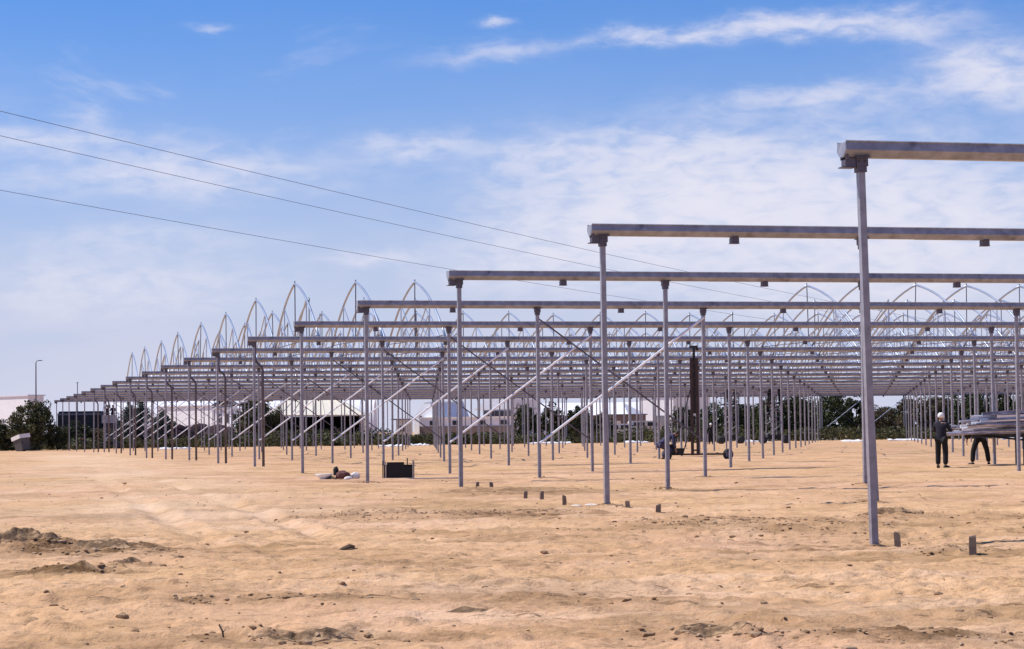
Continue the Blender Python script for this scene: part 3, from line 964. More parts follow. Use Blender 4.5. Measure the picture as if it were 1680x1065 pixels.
zl = gz(-4.7, 61)
bw = tag(put('white_basin', MB().lathe([(.10, 0), (.12, .05), (.10, .07), (.22, .16), (.23, .20), (.20, .20), (.09, .09), (.004, .085)], 20).mesh('white_basin', 'plastic_white', True), None, (-5.12, 61.3, zl)),
         'white footed basin on the sand, left end of the litter by the fourth row', 'basin')
lump('cloth_bundle', 'dark red cloth bundle in the middle of the litter', 'bundle', 'bag_red', (-4.62, 61.3, zl + .12), (.20, .17, .17), 4)
lump('cloth_bundle', 'small dark upright bundle standing behind the dark red one', 'bundle', 'black_cloth', (-4.82, 61.5, zl + .22), (.08, .08, .19), 5)
lump('white_sack', 'round white sack at the right end of the litter', 'sack', 'bag_white', (-4.30, 61.3, zl + .10), (.15, .13, .14), 6)
lump('white_sack', 'small white sack leaning against the dark red bundle', 'sack', 'bag_white', (-4.45, 61.05, zl + .06), (.12, .10, .08), 7)
lump('cloth_bundle', 'low grey brown rag between the basin and the dark red bundle', 'bundle', 'dry_twig', (-4.92, 61.2, zl + .05), (.17, .12, .09), 8)
tag(put('scrap_board', MB().box((0, 0, .015), (.55, .2, .03)).mesh('scrap_board', 'pale_edge'), None, (-5.35, 61.1, zl + .01), (0, 0, R(5))), 'thin pale board lying left of the white basin', 'board')

# ------------------------------------------------------------------ stubs in the sand
stub_spots = [(4.24, 25.16, .20, 'short grey stub just right of the nearest tall post'), (4.49, 22.28, .215, 'tallest short grey stub, nearest to the camera at the right'),
              (2.15, 33.88, .18, 'grey stub in the sand, right one of the pair right of the second post'), (1.86, 37.09, .16, 'grey stub in the sand close to the right of the second post'),
              (.87, 39.21, .18, 'grey stub in the sand, nearest one left of the second post'), (.52, 42.39, .15, 'small grey stub in the sand, second to the left of the second post'),
              (.22, 42.87, .145, 'small grey stub in the sand, third to the left of the second post'), (-.47, 47.71, .15, 'small stub right of the third post, right one of two'),
              (-.76, 47.36, .17, 'small stub right of the third post, left one of two')]
for i, (sx, sy, sh, lab) in enumerate(stub_spots):
    mb = MB(); hw = .036
    v0 = [(-hw, -hw, -.2), (hw, -hw, -.2), (hw, hw, -.2), (-hw, hw, -.2)]
    mb.tube([(0, 0, -.2), (0, 0, sh * .5), (random.uniform(-.006, .006), 0, sh - .012), (0, 0, sh)], [hw * 1.4, hw * 1.38, hw * 1.3, hw * 1.1], sec=[(.7, .7), (-.7, .7), (-.7, -.7), (.7, -.7)])
    tag(put('post_stub', mb.mesh('post_stub', 'wood_stub'), None, (sx, sy, gz(sx, sy)), (random.gauss(0, .03), random.gauss(0, .03), random.uniform(-.3, .3))), lab, 'stub', 'short stubs set in the sand')

# ------------------------------------------------------------------ clods, clumps, twigs
clod_v, clod_f = [], []
_b = bmesh.new(); bmesh.ops.create_icosphere(_b, subdivisions=1, radius=1)
octa = np.array([v.co[:] for v in _b.verts]); of = [tuple(v.index for v in f.verts) for f in _b.faces]; _b.free()
nc = 2600
cyy = 11.5 + rng.power(.8, nc) * 60
cxx = rng.uniform(-.26, .27, nc) * cyy
keep = fbm(cxx, cyy, 2.2, 3, 91) > -.05
cxx, cyy = cxx[keep], cyy[keep]
# more of them on the damp heaps
hx, hy = [], []
for (bx, by, rx, ry, bh, dp) in BUMPS:
    if dp > .4:
        k = min(420, int(150 * rx * ry * 4 * dp) + 40)
        hx.append(bx + rng.normal(0, rx * .7, k)); hy.append(by + rng.normal(0, ry * .7, k))
cxx = np.concatenate([cxx] + hx); cyy = np.concatenate([cyy] + hy)
czz = height(cxx, cyy)
for i in range(len(cxx)):
    r_ = min(.045, .007 * math.exp(abs(rng.normal()) * .66))
    pts = octa * rng.uniform(.7, 1.2, (len(octa), 1)) * r_ * np.array([1.5, 1.1, .62])
    a = rng.uniform(0, 6.28); ca, sa = math.cos(a), math.sin(a)
    pts = np.stack([pts[:, 0] * ca - pts[:, 1] * sa + cxx[i], pts[:, 0] * sa + pts[:, 1] * ca + cyy[i], pts[:, 2] + czz[i] + r_ * .12], -1)
    k = len(clod_v); clod_v.extend(map(tuple, pts)); clod_f.extend([tuple(k + q for q in f) for f in of])
cm = bpy.data.meshes.new('soil_clods'); cm.from_pydata(clod_v, [], clod_f); cm.materials.append(M['soil_dark']); cm.update()
tag(put('soil_clods', cm), 'small brown clods and stones scattered over the sand', None, None, 'stuff')

clumps = [(-5.25, 24.5, .34, .2, .085, 'large dark soil heap lump at the left edge'), (-4.3, 24.1, .22, .16, .07, 'flat dark clod right of the large heap at the left'),
          (-3.66, 21.75, .12, .1, .075, 'small peaked clod in the left foreground'), (-.30, 15.85, .15, .07, .045, 'dark broken clod low in the middle foreground'),
          (5.37, 32.2, .32, .24, .12, 'dark soil clump right of the nearest tall post'), (-1.12, 17.35, .11, .06, .035, 'small dark clod in the lower left middle'),
          (-1.52, 17.1, .16, .07, .035, 'flat dark clod left of the small dark one in the lower left'), (1.2, 13.8, .24, .12, .07, 'dark clump at the bottom edge right of the middle'),
          (3.05, 30.6, .07, .06, .045, 'single dark stone on the low rise left of the nearest tall post'), (-1.3, 13.95, .22, .08, .045, 'dark clump at the bottom edge left of the middle'),
          (1.25, 24.1, .05, .04, .03, 'tiny dark stone alone in the middle foreground')]
def heap(label, x0, y0, rx, ry, hh, seed):
    """a crumbly soil heap following the ground under it"""
    nr, na = 22, 64
    rr = (np.arange(nr) / (nr - 1)) ** .8
    aa = np.arange(na) / na * 2 * math.pi
    RR, AA = np.meshgrid(rr, aa, indexing='ij')
    wob = 1 + .45 * (vnoise(np.cos(AA) * 1.7 + seed * 3.1, np.sin(AA) * 1.7 + 5, seed) - .5) * 2
    X = x0 + RR * wob * rx * np.cos(AA); Y = y0 + RR * wob * ry * np.sin(AA)
    prof = np.clip(1 - RR ** 1.6, 0, 1)
    lum = .75 + fbm(X, Y, .22, 3, seed) * 1.3 + np.abs(fbm(X, Y, .07, 2, seed + 9)) * .8
    Z = height(X, Y) + prof * hh * .40 * lum - (RR > .93) * .03
    v = np.stack([X - x0, Y - y0, Z], -1).reshape(-1, 3)
    f = []
    for i in range(nr - 1):
        for j in range(na):
            f.append((i * na + j, i * na + (j + 1) % na, (i + 1) * na + (j + 1) % na, (i + 1) * na + j))
    me = bpy.data.meshes.new('soil_heap'); me.from_pydata([tuple(q) for q in v], [], f); me.materials.append(M['soil_heap']); me.update()
    return tag(put('soil_heap', me, None, (x0, y0, 0)), label, 'soil heap', 'dark crumbly soil on the sand')


for i, (bx, by, a, c, d, lab) in enumerate(clumps):
    heap(lab, bx, by, a * 1.3, c * 1.3, d, 100 + i * 7)
z = gz(-1.92, 24.33)
sk = MB().tube([(-.16, 0, .02), (-.02, .01, .035), (.14, 0, .05), (.2, .02, .055)], [.018, .022, .024, .014], 6).tube([(.02, 0, .05), (.12, .02, .085), (.17, .03, .08)], [.02, .03, .014], 6)
tag(put('wood_stick', sk.mesh('wood_stick', 'dry_twig'), None, (-1.88, 24.33, z)), 'short broken stick lying on the sand left of the middle', 'stick')
z = gz(-1.78, 13.9)
tw = MB().tube([(0, 0, -.03), (-.01, 0, .04), (-.03, .01, .075), (-.034, .01, .085)], [.006, .006, .005, .002], 6).tube([(-.008, 0, .03), (.012, 0, .055)], [.004, .002], 5)
tag(put('dry_twig', tw.mesh('dry_twig', 'dry_twig'), None, (-1.79, 14.0, z)), 'thin bent twig sticking up at the bottom edge left of the middle', 'twig')
for i, (bx, by, a, lab) in enumerate([(1.05, 38.6, .13, 'pale flat stone beside the stub left of the second post'), (1.35, 38.9, .15, 'pale flat stone nearest to the second post on its left'), (2.02, 33.7, .12, 'pale flat stone at the foot of the right stub of the pair')]):
    lump('pale_stone', lab, 'stone', 'concrete_scrap', (bx, by, gz(bx, by) + .015), (a, a * .6, .035), 200 + i, group='pale stones by the stubs', rough=.25)

# pale sheeting strips left along the far edge of the site
strips = [(31.3, 232.0, 3.2, 'white sheet strip on the far sand under the right trees, left of the nearest post'), (29.9, 199.5, 1.6, 'short white sheet strip nearer than the long one under the right trees'), (35.6, 206.0, 2.6, 'white sheet strip on the far sand just right of the nearest post'),
          (-11.0, 203.6, 1.7, 'white scrap strip on the sand behind the black crate, left one'), (-8.9, 216.0, 1.4, 'white scrap strip on the sand behind the black crate, right one'), (3.5, 222.0, 3.4, 'long pale sheet strip before the dark middle trees'),
          (-30.5, 205.0, 2.2, 'pale sheet strip on the sand at the far left'), (22.5, 214.0, 2.4, 'pale sheet strip beneath the right-hand platforms'), (12.0, 220.0, 2.0, 'pale sheet strip left of the right-hand platforms'), (45.5, 205.0, 2.6, 'pale sheet strip far right beyond the two men')]
for i, (bx, by, L_, lab) in enumerate(strips):
    mb = MB(); nseg = 10; top_, bot = [], []
    for k in range(nseg + 1):
        xx = (k / nseg - .5) * L_ * 1.3
        top_.append((xx, .35 + random.uniform(-.2, .2), .10 + random.uniform(0, .14))); bot.append((xx, -.35 + random.uniform(-.2, .2), .02 + random.uniform(0, .08)))
    for k in range(nseg):
        mb.quad(bot[k], bot[k + 1], top_[k + 1], top_[k])
        mb.quad((bot[k][0], bot[k][1], -.1), (bot[k + 1][0], bot[k + 1][1], -.1), bot[k + 1], bot[k])
    tag(put('sheet_strip', mb.mesh('sheet_strip', 'plastic_white'), None, (bx, by, gz(bx, by)), (0, 0, YAW + random.uniform(-.1, .1))), lab, 'plastic sheet', 'pale sheets along the far edge of the site')

# ------------------------------------------------------------------ vegetation
def leaves_mesh(name, centers, radii, per, size, matn, seed, squash=1.0):
    r_ = np.random.default_rng(seed)
    nclump = len(centers); tot_ = nclump * per
    cidx = np.repeat(np.arange(nclump), per)
    d = r_.normal(size=(tot_, 3)); d /= np.linalg.norm(d, axis=1)[:, None]
    rad = r_.uniform(.45, 1.05, tot_) ** .6
    pos = centers[cidx] + d * (rad * radii[cidx])[:, None] * np.array([1, 1, squash])
    nrm = d + r_.normal(size=(tot_, 3)) * .8; nrm /= np.linalg.norm(nrm, axis=1)[:, None]
    tan = np.cross(nrm, r_.normal(size=(tot_, 3))); tan /= np.linalg.norm(tan, axis=1)[:, None]
    bit = np.cross(nrm, tan)
    sz = size * r_.uniform(.6, 1.35, tot_)
    a = tan * sz[:, None]; b_ = bit * (sz * .55)[:, None]
    co_ = np.stack([pos - a, pos - b_ * .9, pos + a, pos + b_], 1).reshape(-1, 3)
    me = bpy.data.meshes.new(name)
    me.vertices.add(len(co_)); me.vertices.foreach_set('co', co_.astype(np.float32).ravel())
    me.loops.add(tot_ * 4); me.loops.foreach_set('vertex_index', np.arange(tot_ * 4, dtype=np.int32))
    me.polygons.add(tot_); me.polygons.foreach_set('loop_start', np.arange(0, tot_ * 4, 4, dtype=np.int32))
    me.update(calc_edges=True)
    tone = np.clip(r_.normal(.45, .22, tot_) + np.repeat(r_.normal(0, .18, nclump), per), 0, 1)
    at = me.attributes.new('leaf', 'FLOAT', 'FACE'); at.data.foreach_set('value', tone.astype(np.float32))
    me.materials.append(M[matn])
    return me


def tree_kind(matn, seed, shape='round', h=5.0, w=4.6, per=62, nclump=120, leaf=.14):
    r_ = np.random.default_rng(seed)
    cs, rs = [], []
    while len(cs) < nclump:
        p = r_.uniform(-1, 1, 3)
        q = np.linalg.norm(p * np.array([1, 1, 1]))
        if q > 1 or q < .25:
            continue
        z = h * .52 + p[2] * h * .46
        wz = 1.0 if shape == 'round' else (1.15 - .45 * (z / h))
        c = np.array([p[0] * w / 2 * wz, p[1] * w / 2 * wz, z])
        c += r_.normal(0, .18, 3)
        if c[2] < .3:
            continue
        cs.append(c); rs.append(r_.uniform(.25, .62) * w / 4.6)
    cs = np.array(cs); rs = np.array(rs)
    crown = leaves_mesh('crown', cs, rs, per, leaf, matn, seed + 1)
    tb = MB().tube([(0, 0, -.3), (.05, 0, h * .25), (-.05, .05, h * .5), (.02, .02, h * .75)], [.17, .13, .09, .04], 7)
    for k in range(7):
        c = cs[r_.integers(len(cs))]
        z0 = h * r_.uniform(.1, .45)
        tb.tube([(0, 0, z0), (c[0] * .5, c[1] * .5, (z0 + c[2]) / 2 + .1), tuple(c)], [.07, .045, .015], 5)
    return crown, tb.mesh('trunk', 'bark', True)


kinds = {'dark': tree_kind('leaf_dark', 1), 'dark2': tree_kind('leaf_dark', 12, 'cone', 5, 4.6), 'green': tree_kind('leaf_green', 23), 'green2': tree_kind('leaf_green', 34, 'cone'),
         'brown': tree_kind('leaf_brown', 45, 'round', per=46), 'grey': tree_kind('leaf_grey', 56, 'cone', per=60)}


def tree(kind, x, y, h, w, label, group='trees behind the site', rz=None):
    t_ = thing('tree', label, 'tree', (x, y, 0), random.uniform(0, 6.28) if rz is None else rz, group)
    cr_, tr_ = kinds[kind]
    sc = (w / 4.6, w / 4.6, h / 5.0)
    put('crown', cr_, t_, sc=sc); put('trunk', tr_, t_, sc=sc)


tree('dark', -43.4, 204.5, 4.6, 4.1, 'large dark bush at the far left before the white wall', 'bushes at the far left')
tree('dark2', -47.0, 207, 2.6, 3.4, 'dark bush cut by the left edge of the picture', 'bushes at the far left')
tree('dark', -41.4, 206, 2.2, 2.0, 'small dark bush between the large bush and the last gutter end', 'bushes at the far left')
tree('dark2', -44.6, 233, 2.6, 3.4, 'low dark bush in front of the dark covered truck, left one', 'bushes at the far left')
tree('brown', -42.0, 233.5, 2.2, 3.0, 'low brown bush in front of the dark covered truck, right one', 'bushes at the far left')
tree('grey', -39.3, 236, 4.9, 3.4, 'pale grey green tree beside the far left lift', 'trees behind the site')
tree('grey', -36.9, 239, 3.8, 3.0, 'smaller pale grey green tree right of the far left lift', 'trees behind the site')
tree('dark', -30.0, 263, 5.5, 4.4, 'dark tree in front of the white house with grey roof', 'trees behind the site')
tree('dark2', -27.5, 264, 4.2, 2.6, 'narrow dark tree at the left end of the cream shed', 'trees behind the site')
for i, (x_, y_, h_, w_, k_, lab) in enumerate([
    (1.4, 241, 4.25, 2.6, 'dark', 'dark round tree right of the white ribbon-windowed house'), (4.2, 242, 3.9, 3.2, 'dark2', 'dark tree, middle one of three before the white roof'), (6.9, 241, 3.95, 3.0, 'dark', 'dark tree, right one of three before the white roof'),
    (9.6, 244, 2.9, 2.8, 'dark2', 'low dark bush left of the brown wall'), (18.3, 243, 3.8, 3.0, 'dark', 'dark tree right of the white shed behind the mast lift'), (21.0, 240, 3.9, 3.4, 'green', 'green tree behind the left one of the right-hand lifts'),
    (24.0, 242, 4.0, 3.8, 'dark2', 'dark tree between the two right-hand lifts'), (27.0, 240, 4.5, 3.8, 'green2', 'green tree right of the two-man lift'), (30.0, 241, 4.9, 4.2, 'dark', 'tall dark tree, second right of the two-man lift'),
    (33.4, 239, 5.2, 4.4, 'green', 'tallest green tree left of the nearest tall post'), (36.6, 242, 4.6, 3.6, 'dark2', 'dark tree just behind the nearest tall post'), (39.3, 244, 3.7, 3.4, 'brown', 'low brown tree right of the nearest tall post'),
    (42.6, 241, 4.7, 3.8, 'brown', 'brown bushy tree left of the white-capped man'), (45.2, 243, 4.8, 3.6, 'brown', 'brown tree directly above the white-capped man'), (48.2, 240, 5.1, 4.2, 'green', 'green tree over the left end of the profile bundle'),
    (51.6, 242, 5.2, 4.4, 'dark', 'dark tree over the middle of the profile bundle'), (55.0, 240, 5.2, 4.4, 'green2', 'green tree cut by the right edge of the picture'),
    (25.5, 247, 4.0, 4.0, 'dark', 'dark tree filling the gap behind the two right-hand lifts'), (31.6, 248, 4.6, 4.0, 'dark2', 'dark tree in the second row behind the tallest green one'), (40.9, 248, 3.5, 4.0, 'dark', 'dark tree low in the gap right of the nearest post'), (46.8, 248, 4.6, 4.2, 'dark2', 'dark tree in the second row behind the brown trees')]):
    tree(k_, x_, y_, h_, w_, lab)

# rough weeds along the far edge of the sand
nw = 2000
wx = rng.uniform(-62, 66, nw); wy = rng.uniform(223, 240, nw)
wh = np.clip(.75 + fbm(wx, wy, 8, 3, 301) * 2.2 + (wy - 223) * .045, .3, 2.1)
cen = np.stack([wx, wy, wh * .5], -1)
wm = leaves_mesh('weeds', cen, .25 + wh * .45, 40, .16, 'weed', 401, .85)
tag(put('weeds', wm), 'rough olive weeds along the far edge of the sand', None, None, 'stuff')
nw = 260
wx = rng.uniform(-60, -40, nw); wy = rng.uniform(205, 224, nw)
wm2 = leaves_mesh('weeds', np.stack([wx, wy, np.full(nw, .3)], -1), np.full(nw, .5), 40, .13, 'weed', 402, .8)
tag(put('weeds', wm2), 'olive weeds around the bushes at the far left', None, None, 'stuff')

# ------------------------------------------------------------------ buildings beyond
def part_box(name, parent, c, size, matn):
    return put(name, MB().box(c, size).mesh(name, matn), parent)


def gable(parent, x0, x1, y0, y1, z0, z1, matn, name='roof', eave=.25, axis='x', th=.12):
    mb = MB()
    if axis == 'x':
        ym = (y0 + y1) / 2
        prof = [(y0 - eave, z0), (ym, z1), (y1 + eave, z0)]
        for xx in (x0 - eave, x1 + eave):
            for (yy, zz) in prof:
                mb.v += [(xx, yy, zz), (xx, yy, zz + th)]
        mb.f += [(0, 2, 8, 6), (2, 4, 10, 8), (1, 7, 9, 3), (3, 9, 11, 5), (0, 1, 3, 2), (2, 3, 5, 4), (6, 8, 9, 7), (8, 10, 11, 9), (0, 6, 7, 1), (4, 5, 11, 10)]
    else:
        xm = (x0 + x1) / 2
        prof = [(x0 - eave, z0), (xm, z1), (x1 + eave, z0)]
        for yy in (y0 - eave, y1 + eave):
            for (xx, zz) in prof:
                mb.v += [(xx, yy, zz), (xx, yy, zz + th)]
        mb.f += [(0, 2, 8, 6), (2, 4, 10, 8), (1, 7, 9, 3), (3, 9, 11, 5), (0, 1, 3, 2), (2, 3, 5, 4), (6, 8, 9, 7), (8, 10, 11, 9), (0, 6, 7, 1), (4, 5, 11, 10)]
    mb.mi = [0] * len(mb.f)
    return put(name, mb.mesh(name, matn), parent)


def window(parent, x, y, z, w, h, matn='window_glass'):
    f = put('window', MB().box((x, y, z), (w + .12, .06, h + .12)).mesh('window', 'grey_roof'), parent)
    put('pane', MB().box((x, y - .035, z), (w, .02, h)).mesh('pane', matn), f)


bA = thing('white_hall', 'plain white flat-roofed hall behind the bush at the far left', 'building', (-65.2, 276, 0), R(-50))
part_box('wall', bA, (0, 1, 3.0), (26, 2, 6.1), 'white_paint'); part_box('roof_edge', bA, (0, 1, 6.1), (26.3, 2.3, .14), 'lavender_paint')
part_box('door', bA, (4.5, -.03, 1.3), (2.4, .08, 2.6), 'grey_roof')
bB = thing('long_shed', 'pale lavender metal shed behind the far left braces', 'building', (-43.5, 300, 0), R(-48))
part_box('wall', bB, (0, 2, 2.5), (13, 4, 5.0), 'white_paint'); gable(bB, -6.5, 6.5, 0, 4, 5.0, 6.2, 'lavender_paint')
part_box('door', bB, (2.0, -.03, 1.5), (2.6, .08, 3.0), 'white_paint')
bC = thing('white_house', 'white house with a sloping dark grey roof left of the cream shed', 'building', (-35.9, 290, 0), R(-44))
part_box('wall', bC, (0, 3, 2.3), (6.8, 6, 4.6), 'white_paint')
rf = MB(); rf.v = [(-3.7, -.4, 4.62), (3.6, -.4, 5.25), (3.6, 6.4, 5.85), (-3.7, 6.4, 5.1), (-3.7, -.4, 4.74), (3.6, -.4, 5.45), (3.6, 6.4, 6.0), (-3.7, 6.4, 5.22)]
rf.f = [(0, 1, 2, 3), (4, 7, 6, 5), (0, 4, 5, 1), (1, 5, 6, 2), (2, 6, 7, 3), (3, 7, 4, 0)]; rf.mi = [0] * 6
put('roof', rf.mesh('roof', 'grey_roof'), bC)
for wx_ in (-2.4, -1.0, .5, 1.9):
    window(bC, wx_, -.03, 3.3, .55, 1.0)
part_box('wall', bC, (2.2, -1.2, 1.0), (5.5, 2.2, 2.0), 'white_paint')
bD = thing('cream_shed', 'long cream roofed open shed with dark bays', 'building', (-24.0, 275, 0))
rf = MB()
rf.v = [(-6.4, 0, 3.55), (6.0, 0, 3.45), (-3.4, 5, 5.85), (2.1, 5, 5.75), (6.0, 10, 3.45), (-6.4, 10, 3.55), (-6.4, 0, 3.43), (6.0, 0, 3.33), (6.0, 10, 3.33), (-6.4, 10, 3.43)]
rf.f = [(0, 1, 3, 2), (1, 4, 3), (4, 5, 2, 3), (5, 0, 2), (0, 6, 7, 1), (1, 7, 8, 4), (4, 8, 9, 5), (5, 9, 6, 0), (6, 9, 8, 7)]; rf.mi = [0] * 9
roof = put('roof', rf.mesh('roof', 'cream_sheet'), bD)
for k in range(9):
    a = -5.6 + k * 1.35
    tx = max(-3.3, min(2.0, a * .55 - .3))
    put('roof_seam', MB().tube([(a, -.02, 3.56), (tx, 4.95, 5.84)], .035, 5).mesh('roof_seam', 'cream_sheet'), roof)
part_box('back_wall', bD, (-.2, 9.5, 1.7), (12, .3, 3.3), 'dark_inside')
part_box('side_wall', bD, (-6.2, 5, 1.7), (.2, 9.4, 3.3), 'brown_wall'); part_box('side_wall', bD, (5.6, 5, 1.7), (.2, 9.4, 3.2), 'cream_sheet')
for k in range(6):
    part_box('support_post', bD, (-5.6 + k * 2.2, .15, 1.7), (.16, .16, 3.4), 'galvanised_dark')
for k, xx in enumerate((-4.4, -2.0, .6, 3.0)):
    lump('covered_pile', ['leftmost dark pile stored in the bays of the cream shed', 'second dark pile from the left in the cream shed', 'third dark pile from the left in the cream shed', 'rightmost dark pile stored in the cream shed'][k], 'pile', 'dark_tarp', (-24 + xx, 278, .7), (1.15, 1.0, 1.25), 500 + k, group='dark piles in the cream shed', rough=.3)
bE = thing('gable_house', 'white house with steep gable and a round window', 'building', (-10.9, 281, 0), R(-42))
w_ = MB(); w_.v = [(-1.9, 0, 0), (1.9, 0, 0), (1.9, 0, 3.1), (.9, 0, 4.95), (-.2, 0, 4.85), (-1.9, 0, 3.2), (-1.9, 6, 0), (1.9, 6, 0), (1.9, 6, 3.1), (.9, 6, 4.95), (-.2, 6, 4.85), (-1.9, 6, 3.2)]
w_.f = [tuple(range(6)), tuple(range(11, 5, -1))] + [(k, (k + 1) % 6, 6 + (k + 1) % 6, 6 + k) for k in range(6)]; w_.mi = [0] * 8
put('wall', w_.mesh('wall', 'white_paint'), bE)
put('round_window', MB().lathe([(.28, -.05), (.28, .03)], 16, axis='y', c=(-.75, 0, 3.05)).mesh('round_window', 'grey_roof'), bE)
part_box('roof_edge', bE, (.35, 3, 4.98), (1.3, 6.1, .1), 'white_paint')
bF = thing('low_white_block', 'long low white block below the ribbon-windowed house', 'building', (-5.7, 277, 0), R(-20))
part_box('wall', bF, (0, 1.5, 1.5), (12.6, 2.6, 2.95), 'white_paint'); part_box('parapet', bF, (0, 1.5, 3.02), (12.9, 2.9, .1), 'plastic_white')
part_box('base_strip', bF, (0, .16, 1.0), (12.4, .1, 1.9), 'brown_wall')
for wx_ in (-4.5, -1.5, 2.0, 4.8):
    window(bF, wx_, .17, 2.35, .7, .45)
bG = thing('ribbon_window_house', 'white upper storey with a long dark ribbon window', 'building', (-2.0, 287, 0), R(-38))
part_box('wall', bG, (0, 3, 2.1), (4.4, 6, 4.2), 'white_paint')
w_ = MB(); w_.v = [(-3.9, -.1, 3.95), (-1.7, -.1, 5.3), (2.2, -.1, 5.3), (2.2, -.1, 4.05), (-3.9, 6, 3.95), (-1.7, 6, 5.3), (2.2, 6, 5.3), (2.2, 6, 4.05)]
w_.f = [(0, 1, 2, 3), (7, 6, 5, 4), (0, 4, 5, 1), (1, 5, 6, 2), (2, 6, 7, 3), (3, 7, 4, 0)]; w_.mi = [0] * 6
put('roof', w_.mesh('roof', 'white_paint'), bG)
for k in range(5):
    window(bG, -1.75 + k * .88, -.03, 3.5, .76, .62)
put('chimney', MB().box((.9, 2, 5.55), (.5, .5, .6)).mesh('chimney', 'grey_roof'), bG)
bH = thing('annex', 'small cream annex with a flat dark roof left of the gable house', 'building', (-13.4, 278, 0))
part_box('wall', bH, (0, 1.5, 1.4), (1.9, 3, 2.8), 'cream_sheet'); part_box('roof', bH, (-.1, 1.5, 2.86), (2.9, 3.4, .14), 'grey_roof'); window(bH, -.2, -.03, 1.7, .5, .6)
bI = thing('white_roof_shed', 'white roofed shed behind the three dark middle trees', 'building', (9.8, 302, 0), R(-20))
part_box('wall', bI, (0, 4, 1.6), (10.6, 8, 3.2), 'brown_wall')
rf = MB(); rf.v = [(-5.6, -.3, 3.25), (5.9, -.3, 3.25), (3.8, 4, 4.95), (-5.6, 4, 5.0), (5.9, 8.3, 3.25), (-5.6, 8.3, 3.25)]
rf.f = [(0, 1, 2, 3), (1, 4, 2), (4, 5, 3, 2), (0, 3, 5), (0, 5, 4, 1)]; rf.mi = [0] * 5
put('roof', rf.mesh('roof', 'white_paint'), bI)
bJ = thing('brown_shed', 'low brown walled shed left of the mast lift', 'building', (13.0, 270, 0))
part_box('wall', bJ, (0, 2, 1.5), (5.6, 4, 3.0), 'brown_wall'); part_box('roof', bJ, (0, 2, 3.08), (6.0, 4.4, .12), 'grey_roof'); part_box('door', bJ, (-1, -.03, 1.2), (1.6, .08, 2.3), 'cream_sheet')
bK = thing('tall_white_shed', 'tall white shed directly behind the mast lift', 'building', (20.2, 320, 0), R(-45))
part_box('wall', bK, (0, 4, 2.95), (6.4, 8, 5.9), 'white_paint'); part_box('roof', bK, (0, 4, 5.98), (6.8, 8.4, .14), 'lavender_paint'); part_box('door', bK, (.6, -.03, 1.6), (2.4, .08, 3.2), 'grey_roof')


def tunnel(label, x0, x1, y, h, w):
    t_ = thing('film_tunnel', label, 'film greenhouse', (x0, y, 0), 0, 'white film greenhouses beyond the site')
    L_ = x1 - x0; mb = MB(); na = 14; nl = int(L_ / 2)
    for i in range(nl + 1):
        xx = L_ * i / nl; sagf = 1 - .012 * (i % 2)
        for k in range(na + 1):
            a = math.pi * k / na
            mb.v.append((xx, w / 2 - math.cos(a) * w / 2, h * .35 + math.sin(a) * h * .65 * sagf))
    n1 = na + 1
    for i in range(nl):
        for k in range(na):
            mb.f.append((i * n1 + k, i * n1 + k + 1, (i + 1) * n1 + k + 1, (i + 1) * n1 + k)); mb.mi.append(0)
    put('roof_film', mb.mesh('roof_film', 'white_paint', True), t_)
    put('side_wall', MB().box((L_ / 2, .03, h * .175), (L_, .06, h * .35)).mesh('side_wall', 'lavender_paint'), t_)
    ew = MB()
    ew.quad(*[(L_, w / 2 - math.cos(math.pi * k / na) * w / 2, h * .35 + math.sin(math.pi * k / na) * h * .65) for k in range(na + 1)], (L_, w, 0), (L_, 0, 0))
    put('end_wall', ew.mesh('end_wall', 'white_paint'), t_)
    for i in range(0, nl + 1, 2):
        xx = L_ * i / nl
        put('rib', MB().tube([(xx, w / 2 - math.cos(math.pi * k / na) * (w / 2 + .03), h * .35 + math.sin(math.pi * k / na) * (h * .65 + .03)) for k in range(0, na + 1)], .045, 5).mesh('rib', 'lavender_paint'), t_)


tunnel('long white film greenhouse far behind the left braces and the cream shed', -60.0, -20.3, 330, 6.1, 9)
tunnel('shorter white film greenhouse far behind the middle trees and the mast lift', 4.0, 25.0, 335, 5.4, 9)
# parked vehicles before the brown shed


def van(label, x, y, rz, L_, h, paint):
    v = thing('parked_van', label, 'van', (x, y, 0), rz)
    b_ = MB(); hw = .85
    pf = [(-L_ / 2, .35), (L_ / 2, .35), (L_ / 2, .95), (L_ / 2 - .5, 1.05), (L_ / 2 - 1.0, h), (-L_ / 2 + .1, h), (-L_ / 2, h - .2)]
    n_ = len(pf)
    for yy in (-hw, hw):
        for (a, c) in pf:
            b_.v.append((a, yy, c))
    b_.f = [tuple(range(n_)), tuple(range(2 * n_ - 1, n_ - 1, -1))] + [(k, (k + 1) % n_, n_ + (k + 1) % n_, n_ + k) for k in range(n_)]; b_.mi = [0] * len(b_.f)
    put('body', b_.mesh('body', paint), v)
    for k in range(2):
        put('window', MB().box((-L_ / 4 + k * L_ * .35, -hw - .012, h - .38), (L_ * .28, .02, .42)).mesh('window', 'window_glass'), v)
    for sx in (-1, 1):
        for sy in (-1, 1):
            w2 = put('wheel', MB().lathe([(.1, -.1), (.32, -.1), (.34, -.05), (.34, .05), (.32, .1), (.1, .1)], 14, axis='y').mesh('wheel', 'rubber', True), v, (sx * L_ * .32, sy * .8, .34))
            put('rim', MB().lathe([(.18, -.11), (.18, .11)], 10, axis='y').mesh('rim', 'galvanised_dark'), w2)


van('pale van parked under the right part of the brown shed roof', 15.0, 252, R(4), 4.4, 2.25, 'cream_sheet')
van('pale low van parked left of the other one, before the brown shed', 12.0, 250, R(-3), 3.8, 1.95, 'white_paint')

